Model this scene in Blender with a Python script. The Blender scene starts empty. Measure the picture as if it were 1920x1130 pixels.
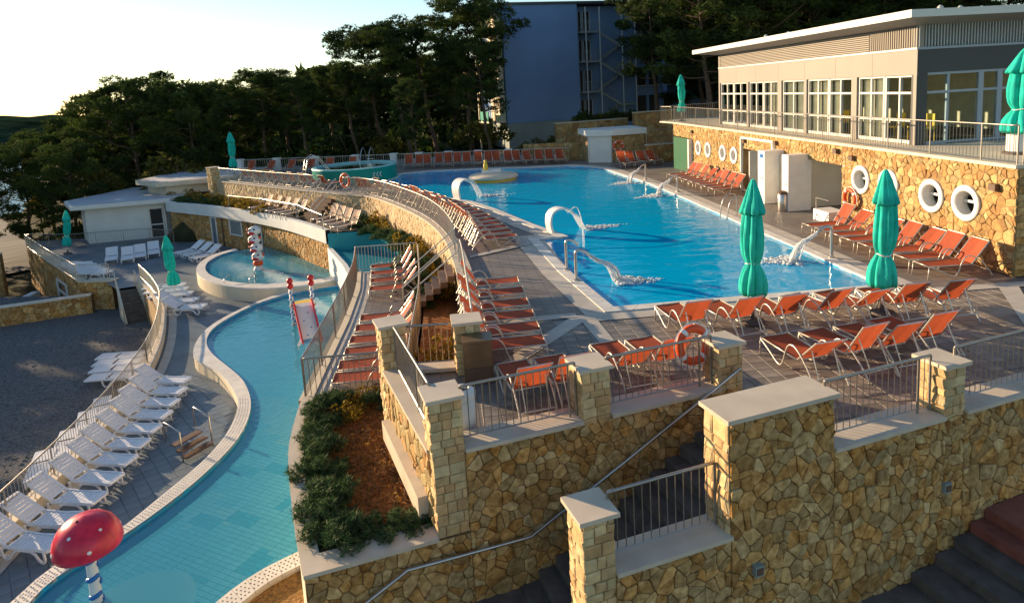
import bpy, math, random
import numpy as np
from mathutils import Vector, Matrix, noise
from mathutils.geometry import tessellate_polygon
random.seed(7)
SC = bpy.context.scene
COL = SC.collection
# ------------------------------------------------------------------ camera
PP = np.array([960., 345.]); VV = np.array([1450., 9000.]); DV = np.array([820., 180.])
FPX = math.sqrt(-(VV-PP) @ (DV-PP))
def camdir(x, y): return np.array([(x-PP[0])/FPX, -(y-PP[1])/FPX, -1.0])
_up = -camdir(*VV); _up /= np.linalg.norm(_up)
_fy = camdir(*DV); _fy -= _up*(_fy @ _up); _fy /= np.linalg.norm(_fy)
_rx = np.cross(_fy, _up)
RM = np.array([_rx, _fy, _up]); CAMH = 5.5; CP = np.array([0, 0, CAMH])
def G(x, y, z=0.):
    """photo pixel -> point on the horizontal plane at height z"""
    d = RM @ camdir(x, y); P = CP + d*((z-CAMH)/d[2]); return (float(P[0]), float(P[1]))
def ONV(x, y, A, B):
    """photo pixel -> point on the vertical plane through ground points A and B"""
    d = RM @ camdir(x, y); n = np.array([B[1]-A[1], -(B[0]-A[0])])
    P = CP + d*((np.array(A[:2]) @ n)/(d[:2] @ n)); return tuple(float(v) for v in P)
cd = bpy.data.cameras.new('camera'); cam = bpy.data.objects.new('camera', cd); COL.objects.link(cam)
cam.matrix_world = Matrix.Translation((0, 0, CAMH)) @ Matrix([list(r) for r in RM]).to_4x4()
cd.sensor_width = 36; cd.lens = FPX/1920*36; cd.shift_y = -(565-PP[1])/1920
cd.clip_start = .1; cd.clip_end = 20000
SC.camera = cam
# ------------------------------------------------------------------ world and sun
SUN_EL = math.radians(12.5); SUNV = Vector((-.79, .62, 0)).normalized()
SUN_AZ = math.atan2(SUNV.x, SUNV.y)
w = bpy.data.worlds.new('World'); SC.world = w; w.use_nodes = True
nt = w.node_tree; bg = nt.nodes['Background']
sky = nt.nodes.new('ShaderNodeTexSky'); sky.sky_type = 'NISHITA'; sky.sun_disc = False
sky.sun_elevation = SUN_EL; sky.sun_rotation = SUN_AZ; sky.dust_density = .15; sky.air_density = 1.0; sky.ozone_density = 1.5
nt.links.new(sky.outputs[0], bg.inputs[0]); bg.inputs[1].default_value = .075
sd = bpy.data.lights.new('sun', 'SUN'); sd.energy = 4.0; sd.angle = math.radians(.5); sd.color = (1, .72, .43)
sun = bpy.data.objects.new('sun', sd); COL.objects.link(sun)
to_sun = Vector((SUNV.x*math.cos(SUN_EL), SUNV.y*math.cos(SUN_EL), math.sin(SUN_EL)))
sun.rotation_euler = to_sun.to_track_quat('Z', 'Y').to_euler(); sun.location = to_sun*100
SC.view_settings.view_transform = 'Standard'; SC.view_settings.look = 'None'
SC.view_settings.exposure = 1.42; SC.view_settings.gamma = 1; SC.view_settings.use_curve_mapping = False
SC.render.engine = 'CYCLES'
SC.cycles.max_bounces = 7; SC.cycles.transparent_max_bounces = 12; SC.cycles.caustics_reflective = False; SC.cycles.caustics_refractive = False
# ------------------------------------------------------------------ materials
MATS = {}
def M(name, col, rough=.65, var=.15, scale=3., bump=.15, bscale=30., metal=0., rand=0., col2=None, transl=0., spec=.4, hue=0., detail=4., dist=.02, emit=None, stretch=None):
    m = bpy.data.materials.new(name); m.use_nodes = True; MATS[name] = m
    n = m.node_tree.nodes; l = m.node_tree.links; b = n['Principled BSDF']; out = n['Material Output']
    b.inputs['Roughness'].default_value = rough; b.inputs['Metallic'].default_value = metal
    b.inputs['Specular IOR Level'].default_value = spec
    tc = n.new('ShaderNodeTexCoord'); src = tc.outputs['Object']
    if stretch:
        mp = n.new('ShaderNodeMapping'); mp.inputs['Scale'].default_value = stretch; l.new(src, mp.inputs[0]); src = mp.outputs[0]
    no = n.new('ShaderNodeTexNoise'); no.inputs['Scale'].default_value = scale; no.inputs['Detail'].default_value = detail
    l.new(src, no.inputs['Vector'])
    mx = n.new('ShaderNodeMix'); mx.data_type = 'RGBA'
    c1 = [max(0, c*(1-var)) for c in col]; c2 = [min(1, c*(1+var)) for c in (col2 or col)]
    mx.inputs[6].default_value = (*c1, 1); mx.inputs[7].default_value = (*c2, 1)
    cr = n.new('ShaderNodeValToRGB'); cr.color_ramp.elements[0].position = .32; cr.color_ramp.elements[1].position = .68
    l.new(no.outputs['Fac'], cr.inputs[0]); l.new(cr.outputs[0], mx.inputs[0])
    cout = mx.outputs[2]
    if rand or hue:
        oi = n.new('ShaderNodeObjectInfo'); ge = n.new('ShaderNodeNewGeometry')
        ad = n.new('ShaderNodeMath'); ad.operation = 'ADD'; fr = n.new('ShaderNodeMath'); fr.operation = 'FRACT'
        l.new(oi.outputs['Random'], ad.inputs[0]); l.new(ge.outputs['Random Per Island'], ad.inputs[1]); l.new(ad.outputs[0], fr.inputs[0])
        hs = n.new('ShaderNodeHueSaturation'); mr = n.new('ShaderNodeMapRange')
        mr.inputs[3].default_value = 1-rand; mr.inputs[4].default_value = 1+rand; l.new(fr.outputs[0], mr.inputs[0])
        l.new(mr.outputs[0], hs.inputs['Value'])
        if hue:
            m2 = n.new('ShaderNodeMath'); m2.operation = 'MULTIPLY'; m2.inputs[1].default_value = 7.31; f2 = n.new('ShaderNodeMath'); f2.operation = 'FRACT'
            l.new(fr.outputs[0], m2.inputs[0]); l.new(m2.outputs[0], f2.inputs[0])
            m3 = n.new('ShaderNodeMapRange'); m3.inputs[3].default_value = .5-hue; m3.inputs[4].default_value = .5+hue; l.new(f2.outputs[0], m3.inputs[0]); l.new(m3.outputs[0], hs.inputs['Hue'])
            m4 = n.new('ShaderNodeMapRange'); m4.inputs[3].default_value = 1.1; m4.inputs[4].default_value = .86; l.new(f2.outputs[0], m4.inputs[0]); l.new(m4.outputs[0], hs.inputs['Saturation'])
        l.new(cout, hs.inputs['Color']); cout = hs.outputs[0]
    l.new(cout, b.inputs['Base Color'])
    if bump:
        nb = n.new('ShaderNodeTexNoise'); nb.inputs['Scale'].default_value = bscale; nb.inputs['Detail'].default_value = 5
        l.new(src, nb.inputs['Vector'])
        bu = n.new('ShaderNodeBump'); bu.inputs['Strength'].default_value = bump; bu.inputs['Distance'].default_value = dist
        l.new(nb.outputs['Fac'], bu.inputs['Height']); l.new(bu.outputs[0], b.inputs['Normal'])
    if transl:
        t = n.new('ShaderNodeBsdfTranslucent'); l.new(cout, t.inputs[0]); ms = n.new('ShaderNodeMixShader'); ms.inputs[0].default_value = transl
        l.new(b.outputs[0], ms.inputs[1]); l.new(t.outputs[0], ms.inputs[2]); l.new(ms.outputs[0], out.inputs[0])
    return m
def tiles_mat(name, col, gcol, w, h, ang, rough=.5, var=.18, off=.0, mort=.012, col2=None):
    """grouted paving for the surfaces too far off to show single tiles"""
    m = M(name, col, rough=rough, var=var, scale=.9, bump=.0, col2=col2)
    n = m.node_tree.nodes; l = m.node_tree.links; b = n['Principled BSDF']
    src = b.inputs['Base Color'].links[0].from_socket
    tc = n.new('ShaderNodeTexCoord'); mp = n.new('ShaderNodeMapping'); mp.inputs['Rotation'].default_value[2] = ang
    l.new(tc.outputs['Object'], mp.inputs[0])
    br = n.new('ShaderNodeTexBrick'); br.offset = off; br.inputs['Scale'].default_value = 1; br.inputs['Brick Width'].default_value = w; br.inputs['Row Height'].default_value = h
    br.inputs['Mortar Size'].default_value = mort; br.inputs['Mortar'].default_value = (*gcol, 1)
    l.new(mp.outputs[0], br.inputs['Vector']); l.new(src, br.inputs['Color1'])
    hs = n.new('ShaderNodeHueSaturation'); hs.inputs['Value'].default_value = .86; l.new(src, hs.inputs['Color']); l.new(hs.outputs[0], br.inputs['Color2'])
    l.new(br.outputs['Color'], b.inputs['Base Color'])
    return m
def water_mat(name, tint, body=(0, .5, .9), scat=.4, bump=.25, scale=2.2, rough=.03, stretch=(1, 1, 1), dist=.05):
    m = bpy.data.materials.new(name); m.use_nodes = True; MATS[name] = m
    n = m.node_tree.nodes; l = m.node_tree.links; n.remove(n['Principled BSDF']); out = n['Material Output']
    tr = n.new('ShaderNodeBsdfTransparent'); tr.inputs[0].default_value = (*tint, 1)
    gl = n.new('ShaderNodeBsdfGlossy'); gl.inputs['Roughness'].default_value = rough
    fr = n.new('ShaderNodeFresnel'); fr.inputs[0].default_value = 1.33
    tc = n.new('ShaderNodeTexCoord'); mp = n.new('ShaderNodeMapping'); mp.inputs['Scale'].default_value = stretch; l.new(tc.outputs['Object'], mp.inputs[0])
    a = n.new('ShaderNodeTexNoise'); a.inputs['Scale'].default_value = scale; a.inputs['Detail'].default_value = 3; a.inputs['Distortion'].default_value = .6
    l.new(mp.outputs[0], a.inputs['Vector'])
    bu = n.new('ShaderNodeBump'); bu.inputs['Strength'].default_value = bump; bu.inputs['Distance'].default_value = dist; l.new(a.outputs['Fac'], bu.inputs['Height'])
    df = n.new('ShaderNodeBsdfDiffuse'); df.inputs[0].default_value = (*body, 1); mb_ = n.new('ShaderNodeMixShader'); mb_.inputs[0].default_value = scat
    l.new(tr.outputs[0], mb_.inputs[1]); l.new(df.outputs[0], mb_.inputs[2])
    l.new(bu.outputs[0], gl.inputs['Normal']); l.new(bu.outputs[0], fr.inputs['Normal'])
    ms = n.new('ShaderNodeMixShader'); l.new(fr.outputs[0], ms.inputs[0]); l.new(mb_.outputs[0], ms.inputs[1]); l.new(gl.outputs[0], ms.inputs[2])
    l.new(ms.outputs[0], out.inputs[0]); return m
def glass_mat(name, tint=(.75, .85, .85), refl=.25):
    m = bpy.data.materials.new(name); m.use_nodes = True; MATS[name] = m
    n = m.node_tree.nodes; l = m.node_tree.links; n.remove(n['Principled BSDF']); out = n['Material Output']
    tr = n.new('ShaderNodeBsdfTransparent'); tr.inputs[0].default_value = (*tint, 1)
    gl = n.new('ShaderNodeBsdfGlossy'); gl.inputs['Roughness'].default_value = .02
    lw = n.new('ShaderNodeLayerWeight'); lw.inputs[0].default_value = refl
    ms = n.new('ShaderNodeMixShader'); l.new(lw.outputs['Fresnel'], ms.inputs[0]); l.new(tr.outputs[0], ms.inputs[1]); l.new(gl.outputs[0], ms.inputs[2])
    l.new(ms.outputs[0], out.inputs[0]); return m

M('stone', (.43, .225, .062), rough=.88, var=.32, scale=9, bump=.9, bscale=22, rand=.28, hue=.011, col2=(.47, .29, .11), detail=7)
M('ashlar', (.58, .41, .20), rough=.85, var=.18, scale=7, bump=.5, bscale=18, rand=.18, hue=.015)
M('mortar', (.24, .145, .06), rough=.95, var=.25, bump=.5, bscale=25)
M('mortar_pale', (.28, .185, .085), rough=.95, var=.2, bump=.5, bscale=25)
M('pale_stone', (.40, .26, .10), rough=.85, var=.2, scale=7, bump=.8, bscale=22, rand=.28, hue=.02)
M('wall_pale', (.56, .42, .24), rough=.85, var=.2, scale=7, bump=.7, bscale=22, rand=.16, hue=.012)
M('marble', (.58, .50, .39), rough=.5, var=.10, scale=2.2, bump=.08, bscale=60, detail=8)
M('cream', (.66, .58, .44), rough=.75, var=.08, scale=1.2, bump=.1, bscale=40)
M('white_plaster', (.72, .72, .68), rough=.75, var=.05, scale=1., bump=.1, bscale=50)
M('fascia', (.70, .72, .70), rough=.6, var=.06, scale=.8, bump=.05)
tiles_mat('deck', (.225, .198, .17), (.14, .12, .105), .33, .33, 0, var=.2)
M('deck_tile', (.225, .198, .17), rough=.5, var=.28, scale=2.6, bump=.15, bscale=60, rand=.2)
M('band', (.50, .46, .40), rough=.6, var=.12, scale=2, bump=.1, bscale=60)
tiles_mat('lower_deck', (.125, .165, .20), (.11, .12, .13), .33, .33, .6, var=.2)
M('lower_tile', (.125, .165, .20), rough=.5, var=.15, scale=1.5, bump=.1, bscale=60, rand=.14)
M('coping', (.70, .67, .61), rough=.5, var=.10, scale=3, bump=.1, bscale=40, rand=.04)
M('pool_floor', (.010, .55, .92), rough=.5, var=.18, scale=.10, bump=0)
M('pool_wall', (.02, .55, .88), rough=.5, var=.1, bump=0)
M('kid_grout', (.01, .26, .55), rough=.6, var=.05, bump=0)
M('kid_tile', (.42, .86, 1.), rough=.35, var=.06, scale=1, bump=0, rand=.09)
M('kid_tile_pale', (.80, .95, .92), rough=.35, var=.06, scale=1, bump=0, rand=.07)
M('kid_tile_blue', (.02, .45, .75), rough=.35, var=.06, scale=1, bump=0, rand=.07)
M('turquoise', (.02, .33, .36), rough=.45, var=.1, scale=1.2, bump=.05)
M('turquoise_pale', (.25, .55, .55), rough=.45, var=.1, scale=1, bump=.05)
M('teal_green', (.0, .28, .22), rough=.4, var=.1, scale=1, bump=.04)
water_mat('water', (.80, .97, 1.), (0, .56, 1.), .68, bump=.5, scale=1.5, stretch=(.7, 1.3, 1), dist=.06)
water_mat('kid_water', (.90, .99, 1.), (.12, .76, 1.), .27, bump=.38, scale=2.6, dist=.03)
M('foam', (.85, .88, .88), rough=.5, var=.04, bump=0, transl=.4)
M('jet', (.92, .94, .95), rough=.25, var=.1, scale=9, bump=.4, bscale=14, transl=.5)
M('steel', (.55, .53, .50), rough=.28, metal=.9, var=.08, bump=0)
M('rail', (.36, .33, .29), rough=.35, metal=.75, var=.1, bump=0)
M('rail_pale', (.62, .58, .50), rough=.35, metal=.6, var=.1, bump=0)
M('frame_metal', (.60, .55, .47), rough=.35, metal=.55, var=.08, bump=0)
M('sling', (.50, .10, .038), rough=.7, var=.08, scale=4, bump=.2, bscale=220, transl=.35, rand=.10, dist=.004)
M('sling_sunwashed', (.62, .42, .30), rough=.7, var=.08, scale=4, bump=.2, bscale=220, transl=.25, rand=.06, dist=.004)  # orange sling with the wash of sunlight put into its colour
M('white_plastic', (.74, .76, .80), rough=.35, var=.04, scale=3, bump=0)
M('umbrella', (.02, .62, .52), rough=.85, var=.14, scale=4, bump=.25, bscale=40, transl=.3)
M('white_paint', (.75, .75, .73), rough=.45, var=.05, bump=0)
M('red_paint', (.50, .012, .07), rough=.3, var=.3, scale=2.2, bump=0, col2=(.68, .03, .06))
M('red_flat', (.60, .03, .03), rough=.35, var=.08, bump=0)
M('blue_paint', (.02, .16, .48), rough=.35, var=.08, bump=0)
M('yellow_paint', (.75, .5, .04), rough=.4, var=.08, bump=0)
M('orange_ring', (.74, .09, .02), rough=.45, var=.08, bump=0)
M('dark', (.02, .02, .022), rough=.6, var=.2, bump=0)
M('black_hole', (.035, .045, .06), rough=.7, var=.2, bump=0)
M('brown_metal', (.12, .07, .045), rough=.5, var=.2, bump=0)
M('stair_stone', (.12, .10, .088), rough=.75, var=.25, scale=4, bump=.3, bscale=40)
M('stair_red', (.26, .085, .06), rough=.75, var=.2, scale=4, bump=.3, bscale=40)
M('soil', (.28, .115, .035), rough=.95, var=.4, scale=9, bump=.8, bscale=30, dist=.05)
M('gravel', (.135, .137, .14), rough=.9, var=.55, scale=14, bump=1., bscale=14, dist=.08, detail=6)
M('cabinet', (.22, .15, .09), rough=.35, metal=.5, var=.25, scale=2, bump=0)
M('hotel_blue', (.15, .255, .45), rough=.8, var=.07, scale=.25, bump=.1, bscale=30)
M('hotel_base', (.24, .28, .27), rough=.8, var=.1, scale=.4, bump=.1, bscale=30)
M('cafe_grey', (.29, .26, .225), rough=.6, var=.04, scale=.5, bump=0)
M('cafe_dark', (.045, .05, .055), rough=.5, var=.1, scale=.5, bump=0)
M('roof_grey', (.45, .48, .52), rough=.7, var=.1, scale=.6, bump=.05)
M('window_frame', (.66, .65, .60), rough=.45, var=.04, bump=0)
M('frame_bluegrey', (.30, .36, .42), rough=.45, var=.04, bump=0)
M('curtain', (.80, .75, .60), rough=.85, var=.08, scale=3, bump=0, transl=.3)
M('interior', (.10, .085, .06), rough=.9, var=.3, scale=.7, bump=0)
M('green_door', (.0, .10, .045), rough=.5, var=.06, bump=0)
M('shutter', (.42, .45, .46), rough=.6, var=.08, bump=0)
glass_mat('glass', (.85, .92, .92), .10)
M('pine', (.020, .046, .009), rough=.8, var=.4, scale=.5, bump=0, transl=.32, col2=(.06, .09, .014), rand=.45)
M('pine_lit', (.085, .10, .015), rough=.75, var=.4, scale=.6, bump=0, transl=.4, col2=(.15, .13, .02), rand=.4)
M('bark', (.11, .075, .05), rough=.95, var=.35, scale=6, bump=.8, bscale=12, dist=.05)
M('rosemary', (.040, .085, .025), rough=.7, var=.4, scale=5, bump=0, transl=.25, col2=(.06, .11, .035), rand=.45)
M('yellow_leaf', (.22, .17, .02), rough=.7, var=.3, scale=5, bump=0, transl=.4, col2=(.30, .20, .02), rand=.4)
M('dry_leaf', (.30, .11, .028), rough=.8, var=.4, scale=5, bump=0, transl=.3, col2=(.28, .15, .035), rand=.5, hue=.02)
M('earth', (.040, .034, .018), rough=.98, var=.4, scale=.5, bump=.6, bscale=4, col2=(.045, .045, .02), spec=.1, dist=.2)
M('path', (.075, .075, .08), rough=.9, var=.15, scale=.7, bump=.2, bscale=10)
M('hill', (.018, .034, .020), rough=1., spec=.0, var=.5, scale=.04, bump=1., bscale=.09, detail=8, dist=6)
M('sea', (.03, .20, .30), rough=.45, spec=.15, var=.2, scale=.05, bump=.35, bscale=.5, dist=.3)
M('ochre_bed', (.28, .15, .04), rough=.95, var=.45, scale=16, bump=.8, bscale=30, dist=.04)
# ------------------------------------------------------------------ mesh helpers
ORG = {}
class MB:
    def __init__(s): s.v = []; s.f = []; s.sm = False
    def add(s, vs, fs):
        o = len(s.v); s.v += [tuple(p) for p in vs]; s.f += [tuple(i+o for i in q) for q in fs]; return s
    def box(s, x0, x1, y0, y1, z0, z1):
        return s.add([(x0, y0, z0), (x1, y0, z0), (x1, y1, z0), (x0, y1, z0), (x0, y0, z1), (x1, y0, z1), (x1, y1, z1), (x0, y1, z1)],
                     [(0, 3, 2, 1), (4, 5, 6, 7), (0, 1, 5, 4), (1, 2, 6, 5), (2, 3, 7, 6), (3, 0, 4, 7)])
    def obox(s, c, ux, sx, sy, z0, z1):
        """box centred on c=(x,y), its long axis along the 2-D unit vector ux"""
        nx = (-ux[1], ux[0]); P = []
        for z in (z0, z1):
            for a, b in ((-1, -1), (1, -1), (1, 1), (-1, 1)):
                P.append((c[0]+ux[0]*a*sx/2+nx[0]*b*sy/2, c[1]+ux[1]*a*sx/2+nx[1]*b*sy/2, z))
        return s.add(P, [(0, 3, 2, 1), (4, 5, 6, 7), (0, 1, 5, 4), (1, 2, 6, 5), (2, 3, 7, 6), (3, 0, 4, 7)])
    def bar(s, a, b, wd, ht):
        """rectangular bar from a to b"""
        a = Vector(a); b = Vector(b); d = (b-a).normalized(); sd = d.cross(Vector((0, 0, 1)))
        if sd.length < 1e-4: sd = Vector((1, 0, 0))
        sd.normalize(); u = sd.cross(d); P = []
        for p in (a, b):
            for i, j in ((-1, -1), (1, -1), (1, 1), (-1, 1)): P.append(p+sd*i*wd/2+u*j*ht/2)
        return s.add(P, [(0, 1, 2, 3), (7, 6, 5, 4), (0, 4, 5, 1), (1, 5, 6, 2), (2, 6, 7, 3), (3, 7, 4, 0)])
    def prism(s, poly, z0, z1, cap=True):
        n = len(poly); a = sum(poly[i][0]*poly[(i+1) % n][1]-poly[(i+1) % n][0]*poly[i][1] for i in range(n))
        if a < 0: poly = poly[::-1]
        vs = [(p[0], p[1], z0) for p in poly]+[(p[0], p[1], z1) for p in poly]
        fs = [(i, (i+1) % n, n+(i+1) % n, n+i) for i in range(n)]
        if cap:
            t = tessellate_polygon([[Vector((p[0], p[1], 0)) for p in poly]])
            for q in t:
                A, B, C = (poly[i] for i in q)
                if (B[0]-A[0])*(C[1]-A[1])-(B[1]-A[1])*(C[0]-A[0]) < 0: q = q[::-1]
                fs.append(tuple(i+n for i in q)); fs.append(tuple(q[::-1]))
        return s.add(vs, fs)
    def sheet(s, loops, z):
        t = tessellate_polygon([[Vector((p[0], p[1], 0)) for p in lp] for lp in loops]); pts = [p for lp in loops for p in lp]; fs = []
        for q in t:
            A, B, C = (pts[i] for i in q)
            if (B[0]-A[0])*(C[1]-A[1])-(B[1]-A[1])*(C[0]-A[0]) < 0: q = q[::-1]
            fs.append(tuple(q))
        return s.add([(p[0], p[1], z) for p in pts], fs)
    def ribbon(s, A, B, closed=False):
        """quads between two polylines of 3-D points"""
        n = len(A); vs = list(A)+list(B); m = n if closed else n-1
        return s.add(vs, [(i, (i+1) % n, n+(i+1) % n, n+i) for i in range(m)])
    def tube(s, path, r, n=6, cap=True):
        path = [Vector(p) for p in path]; k = len(path); rr = r if isinstance(r, (list, tuple)) else [r]*k; ref = None; V = []
        for i, p in enumerate(path):
            d = (path[min(i+1, k-1)]-path[max(i-1, 0)]).normalized()
            if ref is None:
                ref = Vector((0, 0, 1)) if abs(d.z) < .9 else Vector((1, 0, 0))
            a = d.cross(ref)
            if a.length < 1e-5: a = d.orthogonal()
            a.normalize(); b = a.cross(d).normalized(); ref = b
            for j in range(n):
                t = 2*math.pi*j/n; V.append(p+(a*math.cos(t)+b*math.sin(t))*rr[i])
        F = [(i*n+j, i*n+(j+1) % n, (i+1)*n+(j+1) % n, (i+1)*n+j) for i in range(k-1) for j in range(n)]
        if cap: F += [tuple(range(n))[::-1], tuple((k-1)*n+j for j in range(n))]
        return s.add(V, F)
    def lathe(s, prof, n=24, c=(0, 0, 0), mod=None):
        V = []; k = len(prof)
        for i, (r, z) in enumerate(prof):
            for j in range(n):
                t = 2*math.pi*j/n; q = r*(mod(t, i, z) if mod else 1); V.append((c[0]+q*math.cos(t), c[1]+q*math.sin(t), c[2]+z))
        return s.add(V, [(i*n+j, i*n+(j+1) % n, (i+1)*n+(j+1) % n, (i+1)*n+j) for i in range(k-1) for j in range(n)])
    def ball(s, c, r, n=12, sq=(1, 1, 1)):
        m = max(4, n//2); V = []; 
        for i in range(m+1):
            a = math.pi*i/m
            for j in range(n):
                t = 2*math.pi*j/n; V.append((c[0]+r*sq[0]*math.sin(a)*math.cos(t), c[1]+r*sq[1]*math.sin(a)*math.sin(t), c[2]+r*sq[2]*math.cos(a)))
        return s.add(V, [(i*n+j, (i+1)*n+j, (i+1)*n+(j+1) % n, i*n+(j+1) % n) for i in range(m) for j in range(n)])
    def mesh(s, name, mat, off=(0, 0, 0), smooth=False):
        me = bpy.data.meshes.new(name); ox, oy, oz = off
        me.from_pydata([(x-ox, y-oy, z-oz) for x, y, z in s.v], [], s.f)
        if mat: me.materials.append(MATS[mat])
        if smooth or s.sm: me.polygons.foreach_set('use_smooth', [True]*len(me.polygons))
        me.update(); return me
    def build(s, name, mat, parent=None, local=False, smooth=False, label=None):
        off = (0, 0, 0) if (local or parent is None) else ORG.get(parent.name, (0, 0, 0))
        o = bpy.data.objects.new(name, s.mesh(name, mat, off, smooth)); COL.objects.link(o)
        if parent: o.parent = parent; ORG[o.name] = ORG.get(parent.name, (0, 0, 0)) if not local else (0, 0, 0)
        if label: o['label'] = label
        return o
def put(name, mesh, parent, loc=(0, 0, 0), rz=0, scale=None):
    """one object with shared mesh data; loc in world coordinates unless the parent is rotated"""
    o = bpy.data.objects.new(name, mesh); COL.objects.link(o)
    off = ORG.get(parent.name, (0, 0, 0)) if parent else (0, 0, 0)
    o.location = (loc[0]-off[0], loc[1]-off[1], loc[2]-off[2]); o.rotation_euler = (0, 0, rz)
    if scale: o.scale = scale
    if parent: o.parent = parent
    return o
def tag(o, label, cat, group=None):
    o['label'] = label; o['category'] = cat
    if group: o['group'] = group
    return o
def struct(o): o['kind'] = 'structure'; return o
def stuff(o): o['kind'] = 'stuff'; return o
def thing(name, label, cat, loc=(0, 0, 0), rz=0, group=None):
    o = bpy.data.objects.new(name, None); COL.objects.link(o); o.empty_display_size = .2
    o.location = loc; o.rotation_euler = (0, 0, rz); ORG[o.name] = tuple(loc); return tag(o, label, cat, group)
ORDW = ['first', 'second', 'third', 'fourth', 'fifth', 'sixth', 'seventh', 'eighth', 'ninth', 'tenth', 'eleventh', 'twelfth', 'thirteenth', 'fourteenth', 'fifteenth', 'sixteenth', 'seventeenth', 'eighteenth', 'nineteenth', 'twentieth']
def inside(p, poly):
    x, y = p; c = False; n = len(poly)
    for i in range(n):
        x1, y1 = poly[i]; x2, y2 = poly[i-1]
        if (y1 > y) != (y2 > y) and x < (x2-x1)*(y-y1)/(y2-y1)+x1: c = not c
    return c
def resample(path, step):
    P = [Vector(p) if len(p) == 3 else Vector((p[0], p[1], 0)) for p in path]; out = [P[0]]; acc = 0
    L = sum((P[i+1]-P[i]).length for i in range(len(P)-1)); n = max(1, round(L/step)); st = L/n; i = 0; pos = 0; seg = (P[1]-P[0]).length; base = 0
    for k in range(1, n):
        t = k*st
        while t > base+seg and i < len(P)-2: base += seg; i += 1; seg = (P[i+1]-P[i]).length
        out.append(P[i].lerp(P[i+1], (t-base)/seg))
    out.append(P[-1]); return out
def smooth_path(pts, step=.4, it=2):
    P = [Vector((p[0], p[1], p[2] if len(p) > 2 else 0)) for p in pts]
    for _ in range(it):
        Q = [P[0]]
        for a, b in zip(P, P[1:]): Q += [a.lerp(b, .25), a.lerp(b, .75)]
        P = Q+[P[-1]]
    return resample([tuple(p) for p in P], step)
def offset(path, d, closed=False):
    """offset a 2-D polyline to its left by d"""
    P = [Vector((p[0], p[1])) for p in path]; n = len(P); out = []
    for i in range(n):
        if closed: a, b = P[i-1], P[(i+1) % n]
        else: a, b = P[max(0, i-1)], P[min(n-1, i+1)]
        e1 = (P[i]-a) if (P[i]-a).length > 1e-6 else (b-P[i]); e2 = (b-P[i]) if (b-P[i]).length > 1e-6 else e1
        n1 = Vector((-e1.y, e1.x)).normalized(); n2 = Vector((-e2.y, e2.x)).normalized(); m = n1+n2
        if m.length < 1e-4: m = n1
        m.normalize(); k = max(.5, m.dot(n1)); q = P[i]+m*d/k; out.append((q.x, q.y))
    return out
# ------------------------------------------------------------------ masonry: every stone a piece of its own
def clip(poly, px, py, nx, ny):
    out = []; n = len(poly)
    for i in range(n):
        a = poly[i]; b = poly[(i+1) % n]; da = (a[0]-px)*nx+(a[1]-py)*ny; db = (b[0]-px)*nx+(b[1]-py)*ny
        if da <= 0: out.append(a)
        if (da < 0 and db > 0) or (da > 0 and db < 0):
            t = da/(da-db); out.append((a[0]+(b[0]-a[0])*t, a[1]+(b[1]-a[1])*t))
    return out
def area(p): return .5*sum(p[i][0]*p[(i+1) % len(p)][1]-p[(i+1) % len(p)][0]*p[i][1] for i in range(len(p)))
def cells(reg, sp, rng, jit=.42):
    """irregular polygons that fill the convex polygon reg"""
    xs = [p[0] for p in reg]; ys = [p[1] for p in reg]; x0, x1, y0, y1 = min(xs), max(xs), min(ys), max(ys)
    S = {}; ny = int((y1-y0)/(sp*.87))+3; nx = int((x1-x0)/sp)+3
    for j in range(-1, ny):
        for i in range(-1, nx):
            r_ = rng.random(); L_ = S.setdefault((i, j), [])
            if r_ < .22: continue
            L_.append((x0+(i+.5*(j % 2)+rng.uniform(-jit, jit))*sp, y0+(j+rng.uniform(-jit, jit))*sp*.87))
            if r_ > .80: L_.append((x0+(i+.5*(j % 2)+rng.uniform(-.5, .5))*sp, y0+(j+rng.uniform(-.5, .5))*sp*.87))
    ar = area(reg); sgn = 1 if ar > 0 else -1; out = []
    for (i, j), c in [(k_, c_) for k_, l_ in S.items() for c_ in l_]:
        poly = [(c[0]-sp*2, c[1]-sp*2), (c[0]+sp*2, c[1]-sp*2), (c[0]+sp*2, c[1]+sp*2), (c[0]-sp*2, c[1]+sp*2)]
        for q in [q for dj in range(-3, 4) for di in range(-3, 4) for q in S.get((i+di, j+dj), ())]:
            if q == c: continue
            dx, dy = q[0]-c[0], q[1]-c[1]; poly = clip(poly, (c[0]+q[0])/2, (c[1]+q[1])/2, dx, dy)
            if len(poly) < 3: break
        n = len(reg)
        for k in range(n):
            if len(poly) < 3: break
            a, b = reg[k], reg[(k+1) % n]; ex, ey = b[0]-a[0], b[1]-a[1]; poly = clip(poly, a[0], a[1], ey*sgn, -ex*sgn)
        if len(poly) < 3 or abs(area(poly)) < sp*sp*.045: continue
        out.append(poly)
    return out
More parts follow.
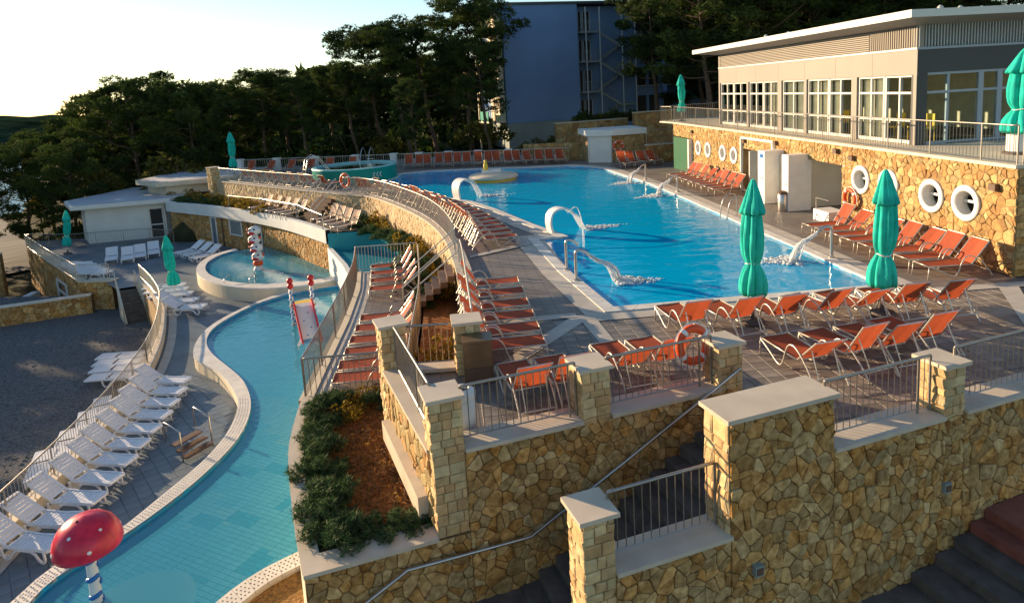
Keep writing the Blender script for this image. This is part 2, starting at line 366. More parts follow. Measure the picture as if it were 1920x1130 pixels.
def stone_mesh(poly, h, gap, map3, rng, mb=None, tilt=.012):
    """a stone with a chamfered, slightly tilted face; map3(s, z, depth) -> point"""
    if area(poly) < 0: poly = poly[::-1]
    if len(poly) > 4 or tilt > .02:
        q = []
        for a_, b_ in zip(poly, poly[1:]+poly[:1]):
            e = rng.uniform(.05, .17); q += [(a_[0]+(b_[0]-a_[0])*e, a_[1]+(b_[1]-a_[1])*e), (b_[0]-(b_[0]-a_[0])*e, b_[1]-(b_[1]-a_[1])*e)]
        poly = q
    cx = sum(p[0] for p in poly)/len(poly); cy = sum(p[1] for p in poly)/len(poly)
    size = math.sqrt(abs(area(poly))); k0 = max(.6, 1-1.3*gap/size); k1 = k0*.965; k2 = k0*.72
    mb = mb or MB(); n = len(poly); tx, ty = rng.uniform(-tilt, tilt), rng.uniform(-tilt, tilt); vs = []
    for k, d in ((k0, 0), (k1, .72), (k2, 1)):
        for x, y in poly:
            px, py = cx+(x-cx)*k, cy+(y-cy)*k
            vs.append(map3(px, py, h*d+(tx*(x-cx)+ty*(y-cy))/size*d*2))
    fs = [(r*n+i, r*n+(i+1) % n, (r+1)*n+(i+1) % n, (r+1)*n+i) for r in (0, 1) for i in range(n)]+[tuple(2*n+i for i in range(n))]
    return mb.add(vs, fs)
def lay_stones(parent, polys, map3, mat, gap=.012, hmin=.018, hmax=.04, nmax=300, key=None, name='stone', seed=1):
    rng = random.Random(seed)
    if key and len(polys) > nmax: polys = sorted(polys, key=key)
    rest = MB(); n = 0
    for p in polys:
        h = rng.uniform(hmin, hmax)
        if n < nmax: stone_mesh(p, h, gap, map3, rng).build(name, mat, parent, smooth=False); n += 1
        else: stone_mesh(p, h, gap, map3, rng, rest)
    if rest.v: stuff(rest.build('stones', mat, parent))
def plane_map(A, u, nrm):
    return lambda s, z, d: (A[0]+u[0]*s+nrm[0]*d, A[1]+u[1]*s+nrm[1]*d, z)
def rows(s0, s1, z0, z1, hmin, hmax, wmin, wmax, rng):
    out = []; z = z0
    while z < z1-1e-6:
        h = rng.uniform(hmin, hmax)
        if z+h > z1-hmin*.6: h = z1-z
        s = s0
        while s < s1-1e-6:
            ww = rng.uniform(wmin, wmax)
            if s+ww > s1-wmin*.6: ww = s1-s
            out.append([(s, z), (s+ww, z), (s+ww, z+h), (s, z+h)]); s += ww
        z += h
    return out
def pillar(c, ux, sx, sy, z0, z1, label, group=None, over=.05, cap=.06, seed=1, cat='pillar'):
    """a square pier of dressed blocks with a marble cap; c = centre, z1 = top of the cap"""
    t = thing('stone_pillar', label, cat, (c[0], c[1], z0), 0, group); nx = (-ux[1], ux[0]); rng = random.Random(seed)
    MB().obox(c, ux, sx-.03, sy-.03, z0, z1-cap).build('core', 'mortar_pale', t)
    MB().obox(c, ux, sx+2*over, sy+2*over, z1-cap, z1).build('cap', 'marble', t)
    for a, b, hw, hd in ((ux, (-nx[0], -nx[1]), sx, sy), (nx, ux, sy, sx), ((-ux[0], -ux[1]), nx, sx, sy), ((-nx[0], -nx[1]), (-ux[0], -ux[1]), sy, sx)):
        O = (c[0]+b[0]*(hd/2-.02)-a[0]*hw/2, c[1]+b[1]*(hd/2-.02)-a[1]*hw/2)
        lay_stones(t, rows(0, hw, z0, z1-cap, .11, .19, .12, .26, rng), plane_map(O, a, b), 'ashlar', gap=.006, hmin=.02, hmax=.034, seed=seed+3)
    return t
# ------------------------------------------------------------------ railings
def railing(path, h, label, group=None, sp=.12, post=1.9, mat='rail', single=True, r=.024, gap=.07, name='railing', bottom=True):
    """path of 3-D points along the foot; posts, rails and each baluster are parts"""
    P = resample([tuple(p) for p in path], sp); t = thing(name, label, 'railing', tuple(P[0]), 0, group)
    MB().tube([p+Vector((0, 0, h)) for p in (P if len(P) < 60 else P[::2]+[P[-1]])], r, 6).build('top_rail', mat, t, smooth=True)
    if bottom: MB().tube([p+Vector((0, 0, gap)) for p in (P if len(P) < 60 else P[::2]+[P[-1]])], r*.6, 4).build('bottom_rail', mat, t)
    every = max(1, round(post/sp)); bm = MB().tube([(0, 0, gap), (0, 0, h)], .0085, 4).mesh('baluster', mat); pm = MB().tube([(0, 0, 0), (0, 0, h)], r*.85, 6).mesh('post', mat)
    allb = MB()
    for i, p in enumerate(P):
        if i % every == 0 or i == len(P)-1: put('post', pm, t, p)
        elif single: put('baluster', bm, t, p)
        else: allb.tube([p+Vector((0, 0, gap)), p+Vector((0, 0, h))], .009, 3, cap=False)
    if allb.v: stuff(allb.build('balusters', mat, t))
    return t
def tiled(parent, poly, z, ang, tw, tl, nmax, mat, gap=.008, th=.012, org=(0, 0), pick=None, name='tile', hide=None):
    """single tiles over the part of poly that is near; nearest nmax are objects, the rest one part"""
    ca, sa = math.cos(ang), math.sin(ang); xs = [p[0] for p in poly]; ys = [p[1] for p in poly]
    loc = lambda x, y: ((x-org[0])*ca+(y-org[1])*sa, -(x-org[0])*sa+(y-org[1])*ca)
    cor = [loc(x, y) for x in (min(xs), max(xs)) for y in (min(ys), max(ys))]
    i0 = int(min(c[0] for c in cor)/tw)-1; i1 = int(max(c[0] for c in cor)/tw)+1; j0 = int(min(c[1] for c in cor)/tl)-1; j1 = int(max(c[1] for c in cor)/tl)+1
    T = []
    for i in range(i0, i1+1):
        for j in range(j0, j1+1):
            a, b = (i+.5)*tw, (j+.5)*tl; x, y = org[0]+a*ca-b*sa, org[1]+a*sa+b*ca
            ok = all(inside((org[0]+(a+da*tw/2)*ca-(b+db*tl/2)*sa, org[1]+(a+da*tw/2)*sa+(b+db*tl/2)*ca), poly) for da in (-1, 1) for db in (-1, 1))
            if ok and not (hide and hide(x, y)): T.append((x*x+y*y, x, y, i, j))
    T.sort(); cache = {}
    def tm():
        m = MB(); w2, l2 = tw/2-gap/2, tl/2-gap/2; e = .006
        vs = [(-w2, -l2, 0), (w2, -l2, 0), (w2, l2, 0), (-w2, l2, 0), (-w2+e, -l2+e, th), (w2-e, -l2+e, th), (w2-e, l2-e, th), (-w2+e, l2-e, th)]
        return m.add(vs, [(4, 5, 6, 7), (0, 1, 5, 4), (1, 2, 6, 5), (2, 3, 7, 6), (3, 0, 4, 7)])
    rest = {}
    for k, (d, x, y, i, j) in enumerate(T):
        mm = pick(x, y, i, j) if pick else mat
        if k < nmax:
            if mm not in cache: cache[mm] = tm().mesh(name, mm)
            put(name, cache[mm], parent, (x, y, z), ang)
        else:
            b = rest.setdefault(mm, MB()); t = tm(); b.add([(x+vx*ca-vy*sa, y+vx*sa+vy*ca, z+vz) for vx, vy, vz in t.v], t.f)
    for mm, b in rest.items(): stuff(b.build('far_tiles', mm, parent))
# ------------------------------------------------------------------ terrain, sea, far hills
def sst(a, b, x):
    t = min(1, max(0, (x-a)/(b-a))); return t*t*(3-2*t)
def terr(x, y):
    """natural ground: a plateau behind the pools, lower woods on the left, falling to the sea"""
    left = sst(-15, -27, x+(y-50)*.12)
    up = sst(47.2, 49.5, y)*(1-left)
    h = -7.4*(1-up)-.45*up
    if x > 15.5 and y > 16: h = max(h, -.5)
    h += 3.2*sst(62, 110, y)*sst(-5, 30, x)*up
    d = -x-.50*y
    h -= 7.0*sst(4, 22, d)*sst(92, 118, y)
    h -= 7*sst(-60, -90, x)*sst(120, 60, y)
    if y > 56: h += .25*noise.noise((x*.12, y*.12, 0))
    return h
xs = sorted(set([-900, -600, -400, -300, -240]+list(range(-200, -60, 8))+list(np.arange(-60, 60, 2.5))+list(range(60, 200, 10))+[260, 400, 700, 1000]))
ys = sorted(set([-60, -30, -10]+list(np.arange(0, 120, 2.5))+list(range(120, 300, 12))+[360, 480, 700, 1000]))
gm = MB(); nx_ = len(xs)
gm.v = [(x, y, terr(x, y)) for y in ys for x in xs]
gm.f = [(j*nx_+i, j*nx_+i+1, (j+1)*nx_+i+1, (j+1)*nx_+i) for j in range(len(ys)-1) for i in range(nx_-1)]
struct(gm.build('ground', 'earth', smooth=True))
sm_ = MB(); sm_.sheet([[(-9000, -400), (9000, -400), (9000, 14000), (-9000, 14000)]], -11); struct(sm_.build('sea', 'sea'))
hm = MB(); nh = 90; rr_ = [(0, -11.5), (.25, .35), (.5, .75), (.75, 1.0), (1, .8)]
for k, (f_, hh) in enumerate(rr_):
    for i in range(nh):
        a = math.radians(-62+i*124/(nh-1)); R0 = 520+260*f_
        top = 20+13*math.sin(a*5+1.2)+9*noise.noise((a*6, 3.1, 0))+3.2*noise.noise((a*45, k*2.1, 0))
        z = -11.5 if k == 0 else top*hh+1.6*noise.noise((a*120, k*5.7, 1))
        hm.v.append((R0*math.sin(a), R0*math.cos(a), z))
hm.f = [(k*nh+i, k*nh+i+1, (k+1)*nh+i+1, (k+1)*nh+i) for k in range(len(rr_)-1) for i in range(nh-1)]
struct(hm.build('hills', 'hill', smooth=True))
# footpath through the woods on the left
pth = [(-38, 58), (-46, 70), (-56, 84), (-70, 100)]
pa = offset(pth, 3.2); pb = offset(pth, -3.2)
pm_ = MB(); A_ = []; B_ = []
for p, q in zip(resample(pa, 2), resample(pb, 2)):
    for P_, T_ in ((p, A_), (q, B_)): T_.append((P_.x, P_.y, terr(P_.x, P_.y)+.14))
pm_.ribbon(A_, B_); struct(pm_.build('footpath', 'path'))
# ------------------------------------------------------------------ decks
TH = math.radians(12.8); U = (math.cos(TH), math.sin(TH)); N = (-U[1], U[0]); A0 = (0., 9.33)
def W2(s, n=0.): return (A0[0]+U[0]*s+N[0]*n, A0[1]+U[1]*s+N[1]*n)
FN = -2.26
UC = [G(*q, .15) for q in [(409, 339), (453, 344), (498, 349), (548, 354), (597, 359), (647, 364), (688, 366), (720, 375), (755, 389), (789, 405), (812, 421), (830, 439), (844, 462), (852, 485), (860, 510), (864, 533), (869, 579)]]
UC[0] = (-17.0, 50.9); UC.append((.27, 12.75))
UCs = [(p.x, p.y) for p in smooth_path(UC, .5)]
POOL = [(4.02, 15.45), (11.1, 15.25), (11.15, 19), (11.2, 23), (11.35, 29.2), (11.4, 34.9), (11.15, 38), (10.8, 43), (9.9, 45.0), (9.0, 45.9), (6.27, 46.4), (2.74, 47.6), (-1.2, 48.4), (-2.9, 48.0), (-3.15, 46.2), (-3.6, 44.6), (-3.3, 41.5), (-2.2, 38.8), (-1.3, 37.5), (-.7, 36.9), (.43, 34.8), (1.4, 33.4), (2.34, 30.8), (3.58, 26.4), (4.51, 23.65), (3.35, 23.55), (3.62, 19)]
DECK = [W2(-.3, .2), W2(5.0, .2), W2(5.0, FN+.3), W2(30, FN+.3), (45, 60), (-18.5, 60)]+[(x+.1, y-.05) for x, y in UCs]+[(-1.0, 12.85)]
d_ = MB(); d_.sheet([DECK, POOL], -.013); deck = struct(d_.build('pool_deck', 'deck'))
tiled(deck, [(.75, 12.9), W2(.1, .5), W2(5.0, .5), W2(5.1, FN+.5), W2(9.5, FN+.5), (13.9, 12.0), (13.6, 14.55), (3.0, 14.6), (.8, 17.5)], -.0125, 0, .33, .33, 300, 'deck_tile', org=(.05, .02))
bd = [([(3.17, 23.3), (3.30, 15.3), (3.75, 14.9), (3.55, 23.3)], 'a'), ([(.6, 12.4), (.95, 12.25), (3.25, 14.85), (2.85, 15.05)], 'b'), ([(3.0, 15.1), (3.2, 12.2), (3.5, 12.2), (3.4, 15.1)], 'c'),
      ([(.6, 15.0), (.6, 15.35), (3.0, 15.3), (3.0, 14.98)], 'd'), ([(12.0, 12.0), (12.4, 12.0), (14.0, 14.2), (13.6, 14.4)], 'e'), ([(11.9, 14.7), (11.9, 14.35), (24, 13.6), (24, 13.95)], 'f'), ([(.7, 21.6), (.75, 21.95), (3.2, 23.4), (3.2, 23.0)], 'g')]
for k_, (p, _) in enumerate(bd): MB().sheet([p], .005+.0015*k_).build('paving_band', 'band', deck)
# ------------------------------------------------------------------ main pool
t = thing('swimming_pool', 'large blue swimming pool with white coping on the upper deck', 'pool', (7, 30, -1.5))
f_ = MB(); f_.sheet([POOL], -.60); f_.build('pool_floor', 'pool_floor', t)
f_ = MB(); f_.ribbon([(x, y, -.60) for x, y in POOL], [(x, y, -.02) for x, y in POOL], True); f_.build('pool_wall', 'pool_wall', t)
PO = offset(POOL, -.34, True); PO2 = offset(POOL, -.85, True)
if not inside(POOL[0], PO): PO = offset(POOL, .34, True); PO2 = offset(POOL, .85, True)
def dense(P, st):
    out = []
    for i in range(len(P)):
        a = Vector(P[i]); b = Vector(P[(i+1) % len(P)]); k = max(1, round((b-a).length/st)); out += [tuple(a.lerp(b, j/k)) for j in range(k)]
    return out
k_ = 0
for i in range(len(POOL)):                       # coping laid as single slabs along each edge
    a, b = Vector(POOL[i]), Vector(POOL[(i+1) % len(POOL)]); c, d = Vector(PO[i]), Vector(PO[(i+1) % len(POOL)]); n = max(1, round((b-a).length/.62))
    for j in range(n):
        e0, e1 = (j+.01)/n, (j+.99)/n; q = [a.lerp(b, e0), a.lerp(b, e1), c.lerp(d, e1), c.lerp(d, e0)]
        MB().prism([tuple(v) for v in q], -.10, .03).build('coping_slab', 'coping', t); k_ += 1
for i in range(len(POOL)):
    q = [PO[i], PO[(i+1) % len(POOL)], PO2[(i+1) % len(POOL)], PO2[i]]
    MB().sheet([q], .004).build('rim_band', 'band', t)
wm = MB(); wm.sheet([offset(POOL, .0, True)], -.05); wt = struct(wm.build('pool_water', 'water'))
# ------------------------------------------------------------------ mid terrace and roof terrace (1.3 m below the deck)
ZM = -1.3
MIDL = [(-3.56, 14.72), (-3.52, 16.6), (-3.43, 20), (-3.47, 23.4), (-3.72, 26)]
MID = MIDL+[(-1.2, 25.9), (-1.03, 21.85), (-.99, 19.6), (-1.05, 16.7), (-1.1, 14.6)]
m_ = MB(); m_.sheet([MID], ZM); mid = struct(m_.build('mid_terrace', 'deck'))
MB().sheet([[(-3.45, 15), (-3.32, 20), (-3.35, 23.4), (-3.6, 25.9), (-3.15, 25.9), (-2.9, 23.4), (-2.86, 20), (-3.0, 15)]], ZM+.006).build('paving_band', 'band', mid)
ROOFE = [G(*q, ZM) for q in [(610, 436), (580, 426), (548, 416), (520, 409), (491, 403), (450, 397), (409, 391), (360, 386), (310, 381)]]
bk = [(x-.35, y-.4) for x, y in UCs if y > 34.5]
roof_poly = ROOFE+[(-20.4, 52.2)]+bk+[(-4.0, 34.6)]
m_ = MB(); m_.sheet([roof_poly], ZM); struct(m_.build('roof_terrace', 'deck'))
# planting strip between the mid terrace and the upper retaining wall
strip = [(-1.02, 14.6), (-.97, 16.7), (-.92, 19.6), (-.97, 21.85), (-1.2, 26.0), (-1.5, 28.5), (-2.2, 31.5), (-3.6, 34.5)]
sb_ = [(x-.03, y) for x, y in UCs if y <= 36]
m_ = MB(); m_.sheet([strip+sb_[::1]+[(.2, 12.9), (-1.0, 12.95)]], ZM+.02); struct(m_.build('planting_bed', 'soil'))
# ------------------------------------------------------------------ lower deck, gravel beach
ZL = -4.0
RL = [G(*q, -2.9) for q in [(260, 497), (282, 517), (297, 540), (300, 552), (295, 592), (282, 625), (261, 661), (199, 736), (128, 807), (53, 878), (0, 926)]]
RL.append((-10.55, 11.0)); RLs = smooth_path(RL, .5)
RL2 = [(p.x, p.y) for p in RLs]
LOW = RL2+[(-10.5, 7.5), (-2.0, 7.5), (-3.0, 12.5), (-3.6, 20), (-4.2, 36), (-7, 39), (-12, 44), (-18, 50.5), (-22, 53.5), (-32, 54), (-31.3, 51.9), (-26.5, 45.5), (-21.2, 39.4), (-19.8, 39.0), (-18.6, 39.9)]
m_ = MB(); m_.sheet([LOW], ZL-.013); lowd = struct(m_.build('lower_deck', 'lower_deck'))
ZG = -5.6
m_ = MB(); m_.sheet([[(-60, 5), (-10.6, 5), (-10.6, 25), (-13, 33), (-19, 41.5), (-30, 44), (-60, 46)]], ZG); struct(m_.build('gravel_beach', 'gravel'))
rng = random.Random(5); gmb = MB()
for i in range(5200):
    x, y = rng.uniform(-30, -11), rng.uniform(14, 42)
    if x > -11.5-max(0, (y-22)*.35): continue
    r = rng.uniform(.03, .09); b0 = len(gmb.v); a = rng.random()*6
    gmb.v += [(x+r*math.cos(a+k*1.57), y+r*math.sin(a+k*1.57)*.8, ZG) for k in range(4)]+[(x, y, ZG+r*.6)]
    gmb.f += [(b0, b0+1, b0+4), (b0+1, b0+2, b0+4), (b0+2, b0+3, b0+4), (b0+3, b0, b0+4)]
o = gmb.build('beach_pebbles', 'gravel'); stuff(o); o['label'] = 'grey pebbles scattered over the beach below the curved railing'; o['category'] = 'pebbles'
# ------------------------------------------------------------------ children's river pool on the lower deck
ZK = -3.55
outL = [G(*q, ZK) for q in [(648, 527), (612, 531), (567, 540), (518, 551), (470, 570), (425, 591), (389, 613), (368, 637), (360, 661), (366, 676), (404, 691), (428, 715), (443, 739), (448, 760), (436, 794), (420, 820), (389, 856), (354, 887), (288, 940), (226, 993), (111, 1050), (49, 1099), (22, 1130)]]+[(-9.3, 10.6), (-9.6, 8.5)]
inL = [G(*q, ZK) for q in [(660, 533), (615, 538), (561, 546), (512, 558), (470, 573), (425, 597), (398, 615), (388, 631), (386, 646), (398, 664), (425, 685), (455, 709), (468, 736), (471, 756), (468, 780), (451, 816), (425, 847), (389, 882), (354, 913), (290, 962), (226, 1006), (155, 1050), (88, 1090), (57, 1130)]]+[(-8.7, 10.4), (-9.0, 8.5)]
so = smooth_path(outL, .45); si = smooth_path(inL, .45)
nn = 110
def even(P, n):
    L = [0]
    for a, b in zip(P, P[1:]): L.append(L[-1]+(b-a).length)
    out = []; i = 0
    for k in range(n+1):
        t_ = L[-1]*k/n
        while i < len(P)-2 and t_ > L[i+1]: i += 1
        out.append(P[i].lerp(P[i+1], (t_-L[i])/max(1e-6, L[i+1]-L[i])))
    return out
so = even(so, nn); si = even(si, nn)
kp = thing('river_pool', 'curving turquoise river pool with tiled floor beside the white loungers', 'pool', (-6, 18, ZL))
for i in range(nn):                                  # coping slabs, one by one
    a, b, c, d = so[i], so[i+1], si[i+1], si[i]; g = .012
    q = [a.lerp(b, g), a.lerp(b, 1-g), d.lerp(c, 1-g), d.lerp(c, g)]
    MB().prism([(v.x, v.y) for v in q], ZK-.07, ZK).build('coping_slab', 'coping', kp)
MB().ribbon([(p.x+.02, p.y, ZL-.02) for p in so], [(p.x+.02, p.y, ZK-.07) for p in so]).build('outer_wall', 'cream', kp)
MB().ribbon([(p.x, p.y, ZK-.42) for p in si], [(p.x, p.y, ZK-.005) for p in si]).build('inner_wall', 'kid_tile_blue', kp)
arcI = [(-3.32, 12.75), (-3.75, 12.5), (-4.2, 12.2), (-4.6, 11.75), (-4.95, 11.2), (-5.2, 10.4), (-5.3, 8.5)]
arcO = [(-3.2, 12.33), (-3.6, 12.1), (-3.95, 11.85), (-4.25, 11.45), (-4.5, 11.0), (-4.7, 10.3), (-4.8, 8.5)]
ai = even(smooth_path(arcI, .3), 16); ao = even(smooth_path(arcO, .3), 16)
for i in range(16):
    a, b, c, d = ai[i], ai[i+1], ao[i+1], ao[i]; q = [a.lerp(b, .012), a.lerp(b, .988), d.lerp(c, .988), d.lerp(c, .012)]
    MB().prism([(v.x, v.y) for v in q], ZK-.07, ZK).build('coping_slab', 'coping', kp)
MB().ribbon([(p.x, p.y, ZK-.42) for p in ai], [(p.x, p.y, ZK-.005) for p in ai]).build('inner_wall', 'kid_tile_blue', kp)
MB().ribbon([(p.x, p.y, ZL-.5) for p in ao], [(p.x, p.y, ZK-.07) for p in ao]).build('outer_wall', 'cream', kp)
hol = MB()
def holes(P, Q, i0, i1):
    for i in range(i0, i1):
        for u_ in (.2, .5, .8):
            for v_ in (.2, .4, .6, .8):
                p = P[i].lerp(P[i+1], u_+(.15 if int(v_*10) % 4 == 0 else 0)).lerp(Q[i].lerp(Q[i+1], u_+(.15 if int(v_*10) % 4 == 0 else 0)), v_)
                hol.add([(p.x+.017*math.cos(k*1.047), p.y+.017*math.sin(k*1.047), ZK+.003) for k in range(6)], [tuple(range(6))])
holes(so, si, 62, nn); holes(ai, ao, 0, 16)
stuff(hol.build('drain_holes', 'black_hole', kp))
KW = [(p.x, p.y) for p in si]+[(p.x, p.y) for p in ai][::-1]+[(-3.45, 13.6), (-3.62, 15), (-3.58, 17), (-3.5, 20), (-3.54, 23.4), (-3.8, 26), (-4.6, 31.5)]
MB().sheet([KW], ZK-.41).build('pool_floor', 'kid_grout', kp)
def ktile(x, y, i, j):
    a, b = i//3, j//3
    if -6.4 < x < -4.2 and 12.6 < y < 18 and (a+2*b) % 7 in (0, 1) and (a*5+b*3) % 4: return 'kid_tile_blue'
    if (a-b) % 9 in (0, 1, 2) and 14.5 < y < 21: return 'kid_tile_pale'  # pale mosaic stripes, with light shimmer put into their colour too
    return 'kid_tile'
kw_t = [(x, y) for x, y in KW if True]
tiled(kp, KW, ZK-.405, math.radians(58), .125, .26, 300, 'kid_tile', gap=.013, th=.008, org=(-6, 14), pick=ktile, hide=lambda x, y: y < 9.5)
dm = MB(); dm.lathe([(0, .03), (.95, .03), (1.05, 0), (1.05, -.02)], 32, (-6.45, 12.1, ZK-.385)); dm.build('fountain_pad', 'kid_tile_pale', kp)
struct(MB().sheet([KW], ZK-.10).build('river_water', 'kid_water'))
# lower deck tiles near the white loungers
lt = [(p.x+.55, p.y) for p in RLs if p.y < 24 and p.y > 11]+[(p.x-.08, p.y) for p in so if p.y < 24 and p.y > 11.5][::-1]
tiled(lowd, lt, ZL-.0125, .6, .33, .33, 300, 'lower_tile', org=(-9, 15))
MB().sheet([[(p.x+.28, p.y) for p in RLs if p.y > 12]+[(p.x+.62, p.y) for p in RLs if p.y > 12][::-1]], ZL+.006).build('paving_band', 'band', lowd)
# curb wall with the railing that curves above the beach
cw = thing('curb_wall', 'low cream curb wall curving above the gravel beach', 'wall', (RL[0][0], RL[0][1], ZL))
ci = offset(RL2, .16); co = offset(RL2, -.16)
bm_ = MB(); bm_.ribbon([(x, y, ZG-.2) for x, y in co], [(x, y, ZL+.30) for x, y in co]); bm_.ribbon([(x, y, ZL+.30) for x, y in ci], [(x, y, ZL-.05) for x, y in ci]); bm_.build('face', 'cream', cw)
bm_ = MB(); o1, o2 = offset(RL2, .2), offset(RL2, -.2)
bm_.ribbon([(x, y, ZL+.36) for x, y in o1], [(x, y, ZL+.36) for x, y in o2]); bm_.ribbon([(x, y, ZL+.30) for x, y in o1], [(x, y, ZL+.36) for x, y in o1]); bm_.ribbon([(x, y, ZL+.36) for x, y in o2], [(x, y, ZL+.30) for x, y in o2])
bm_.ribbon([(x, y, ZL+.30) for x, y in o2], [(x, y, ZL+.30) for x, y in o1]); bm_.build('coping', 'marble', cw)
railing([(p.x, p.y, ZL+.36) for p in RLs if p.y < 24.6], .78, 'metal railing on the cream curb behind the row of white loungers', sp=.125, mat='rail')
railing([(p.x, p.y, ZL+.36) for p in RLs if p.y >= 24.4], .78, 'metal railing on the cream curb bending round the beach stairs', sp=.14, mat='rail_pale')
# pool access ladders with handrails (dark steps outside the raised rim)
def pool_steps(c, ux, label, n=3, wd=.8):
    t = thing('pool_steps', label, 'steps', (c[0], c[1], ZL)); nx = (-ux[1], ux[0])
    for k in range(n):
        z = ZL+.13*(k+1); q = (c[0]+nx[0]*(.22*k), c[1]+nx[1]*(.22*k)); MB().obox(q, ux, wd, .24, z-.04, z).build('step', 'brown_metal', t)
    for sgn in (-1, 1):
        b = (c[0]+ux[0]*sgn*(wd/2+.04), c[1]+ux[1]*sgn*(wd/2+.04)); e = (b[0]+nx[0]*.62, b[1]+nx[1]*.62)
        MB().tube([(b[0], b[1], ZL), (b[0], b[1], ZL+.85), (b[0]+nx[0]*.05, b[1]+nx[1]*.05, ZL+.9), (e[0], e[1], ZL+1.05), (e[0]+nx[0]*.05, e[1]+nx[1]*.05, ZL+1.0), (e[0]+nx[0]*.05, e[1]+nx[1]*.05, ZL+.45)], .02, 6).build('handrail', 'steel', t, smooth=True)
    return t
pool_steps(G(372, 850, ZL), (.55, .83), 'brown steps with two steel handrails at the river pool rim', wd=.85)
pool_steps(G(447, 556, ZL), (.98, -.18), 'dark steps with steel handrails up to the fountain basin', n=4, wd=1.25)
for o in list(bpy.data.objects):
    pass
# ------------------------------------------------------------------ fountain basin (splash pool)
ZS = -3.3
spo = [G(*q, ZS) for q in [(440, 466), (400, 476), (375, 490), (366, 504), (372, 517), (395, 529), (430, 537), (480, 541), (540, 538), (600, 531), (648, 519)]]
spi = [G(*q, ZS) for q in [(446, 468), (412, 477), (390, 489), (383, 502), (390, 513), (408, 522), (438, 529), (482, 532), (540, 530), (596, 524), (642, 513)]]
so2 = even(smooth_path(spo, .4), 46); si2 = even(smooth_path(spi, .4), 46)
sp_ = thing('fountain_basin', 'round raised fountain basin in front of the stone pool house', 'pool', (-10.4, 36, ZL))
for i in range(46):
    a, b, c, d = so2[i], so2[i+1], si2[i+1], si2[i]; q = [a.lerp(b, .012), a.lerp(b, .988), d.lerp(c, .988), d.lerp(c, .012)]
    MB().prism([(v.x, v.y) for v in q], ZS-.08, ZS).build('coping_slab', 'coping', sp_)
MB().ribbon([(p.x, p.y, ZL-.02) for p in so2], [(p.x, p.y, ZS-.08) for p in so2]).build('outer_wall', 'cream', sp_)
MB().ribbon([(p.x, p.y, ZS-.5) for p in si2], [(p.x, p.y, ZS-.005) for p in si2]).build('inner_wall', 'kid_tile_blue', sp_)
SW = [(p.x, p.y) for p in si2]+[(-5.2, 34.2), (-6.6, 35.2), (-9.1, 39.0), (-11.7, 42.4)]
MB().sheet([SW], ZS-.5).build('basin_floor', 'pool_wall', sp_)
for r_, z_, m in ((1.75, .03, 'turquoise_pale'), (1.25, .07, 'kid_tile_pale')):
    MB().lathe([(0, z_), (r_-.1, z_), (r_, z_-.03), (r_, -.02)], 32, (-10.45, 36.4, ZS-.5)).build('fountain_pad', m, sp_)
struct(MB().sheet([SW], ZS-.09).build('basin_water', 'kid_water'))
# totem of four white heads on the fountain
tt = thing('fountain_totem', 'water totem of four stacked white heads with red lips', 'fountain', (-10.45, 36.4, ZS-.5))
MB().lathe([(.34, 0), (.34, .25), (.2, .5), (.16, .62)], 16, (-10.45, 36.4, ZS-.45)).build('base', 'white_paint', tt, smooth=True)
MB().lathe([(.24, .60), (.28, .72), (.2, .86)], 16, (-10.45, 36.4, ZS-.45)).build('collar', 'orange_ring', tt, smooth=True)
for k, (dx, z_) in enumerate(((.04, 1.05), (.0, 1.52), (-.06, 2.0), (-.02, 2.48))):
    c = (-10.45+dx, 36.4, ZS-.42+z_); h_ = MB().ball(c, .31, 14, (1.1, 1, .85)).build('head', 'white_paint', tt, smooth=True)
    MB().ball((c[0]-.08, c[1]-.24, c[2]-.08), .16, 10, (1.25, .7, .6)).build('lips', 'red_flat', h_, smooth=True)
    for s_ in (-1, 1): MB().ball((c[0]-.05+.12*s_, c[1]-.26, c[2]+.12), .055, 8).build('eye', 'dark', h_, smooth=True)
    if k % 2 == 0: MB().ball((c[0]+.28, c[1]-.05, c[2]+.1), .1, 8).build('ear', 'orange_ring', h_, smooth=True)
    else: MB().ball((c[0]-.3, c[1]-.05, c[2]+.08), .09, 8).build('ear', 'red_flat', h_, smooth=True)
# little slide with striped poles in the river pool
t = thing('kids_slide', 'small children slide with striped poles and red balls in the river pool', 'slide', (-6.2, 27.4, ZK-.6))
ang_ = math.radians(-72); dx, dy = math.cos(ang_), math.sin(ang_)
def sl(a, b, z): return (-6.25+dx*a-dy*b, 27.4+dy*a+dx*b, ZK-.6+z)
for s_ in (-.42, .42):
    pl_ = MB().tube([sl(0, s_, 0), sl(0, s_, 2.05)], .075, 12).build('striped_pole', 'white_paint', t, smooth=True)
    for k in range(6):
        p = [sl(.078*math.cos(a_), s_+.078*math.sin(a_), .35+k*.28+.16*a_/6.28) for a_ in np.linspace(0, 6.28, 14)]; MB().tube(p, .035, 5).build('stripe', 'blue_paint' if k % 3 else 'red_flat', pl_)
    for z_ in (2.15, 2.38): MB().ball(sl(0, s_, z_), .135, 12).build('ball', 'red_flat', t, smooth=True)
pr = [(0, 1.35), (.35, 1.30), (.9, 1.02), (1.6, .70), (2.4, .38), (2.9, .30)]
b_ = MB(); b_.ribbon([sl(a, -.33, z) for a, z in pr], [sl(a, .33, z) for a, z in pr]); b_.ribbon([sl(a, -.33, z-.04) for a, z in pr], [sl(a, .33, z-.04) for a, z in pr]); b_.build('chute', 'white_paint', t)
for s_ in (-.36, .36):
    b_ = MB()
    for (a, z), (a2, z2) in zip(pr, pr[1:]): b_.bar(sl(a, s_, z+.04), sl(a2, s_, z2+.04), .06, .22)
    b_.build('side_rail', 'red_flat', t)
b_ = MB(); b_.bar(sl(-.5, 0, 1.30), sl(.02, 0, 1.30), .78, .06); b_.build('platform', 'yellow_paint', t)
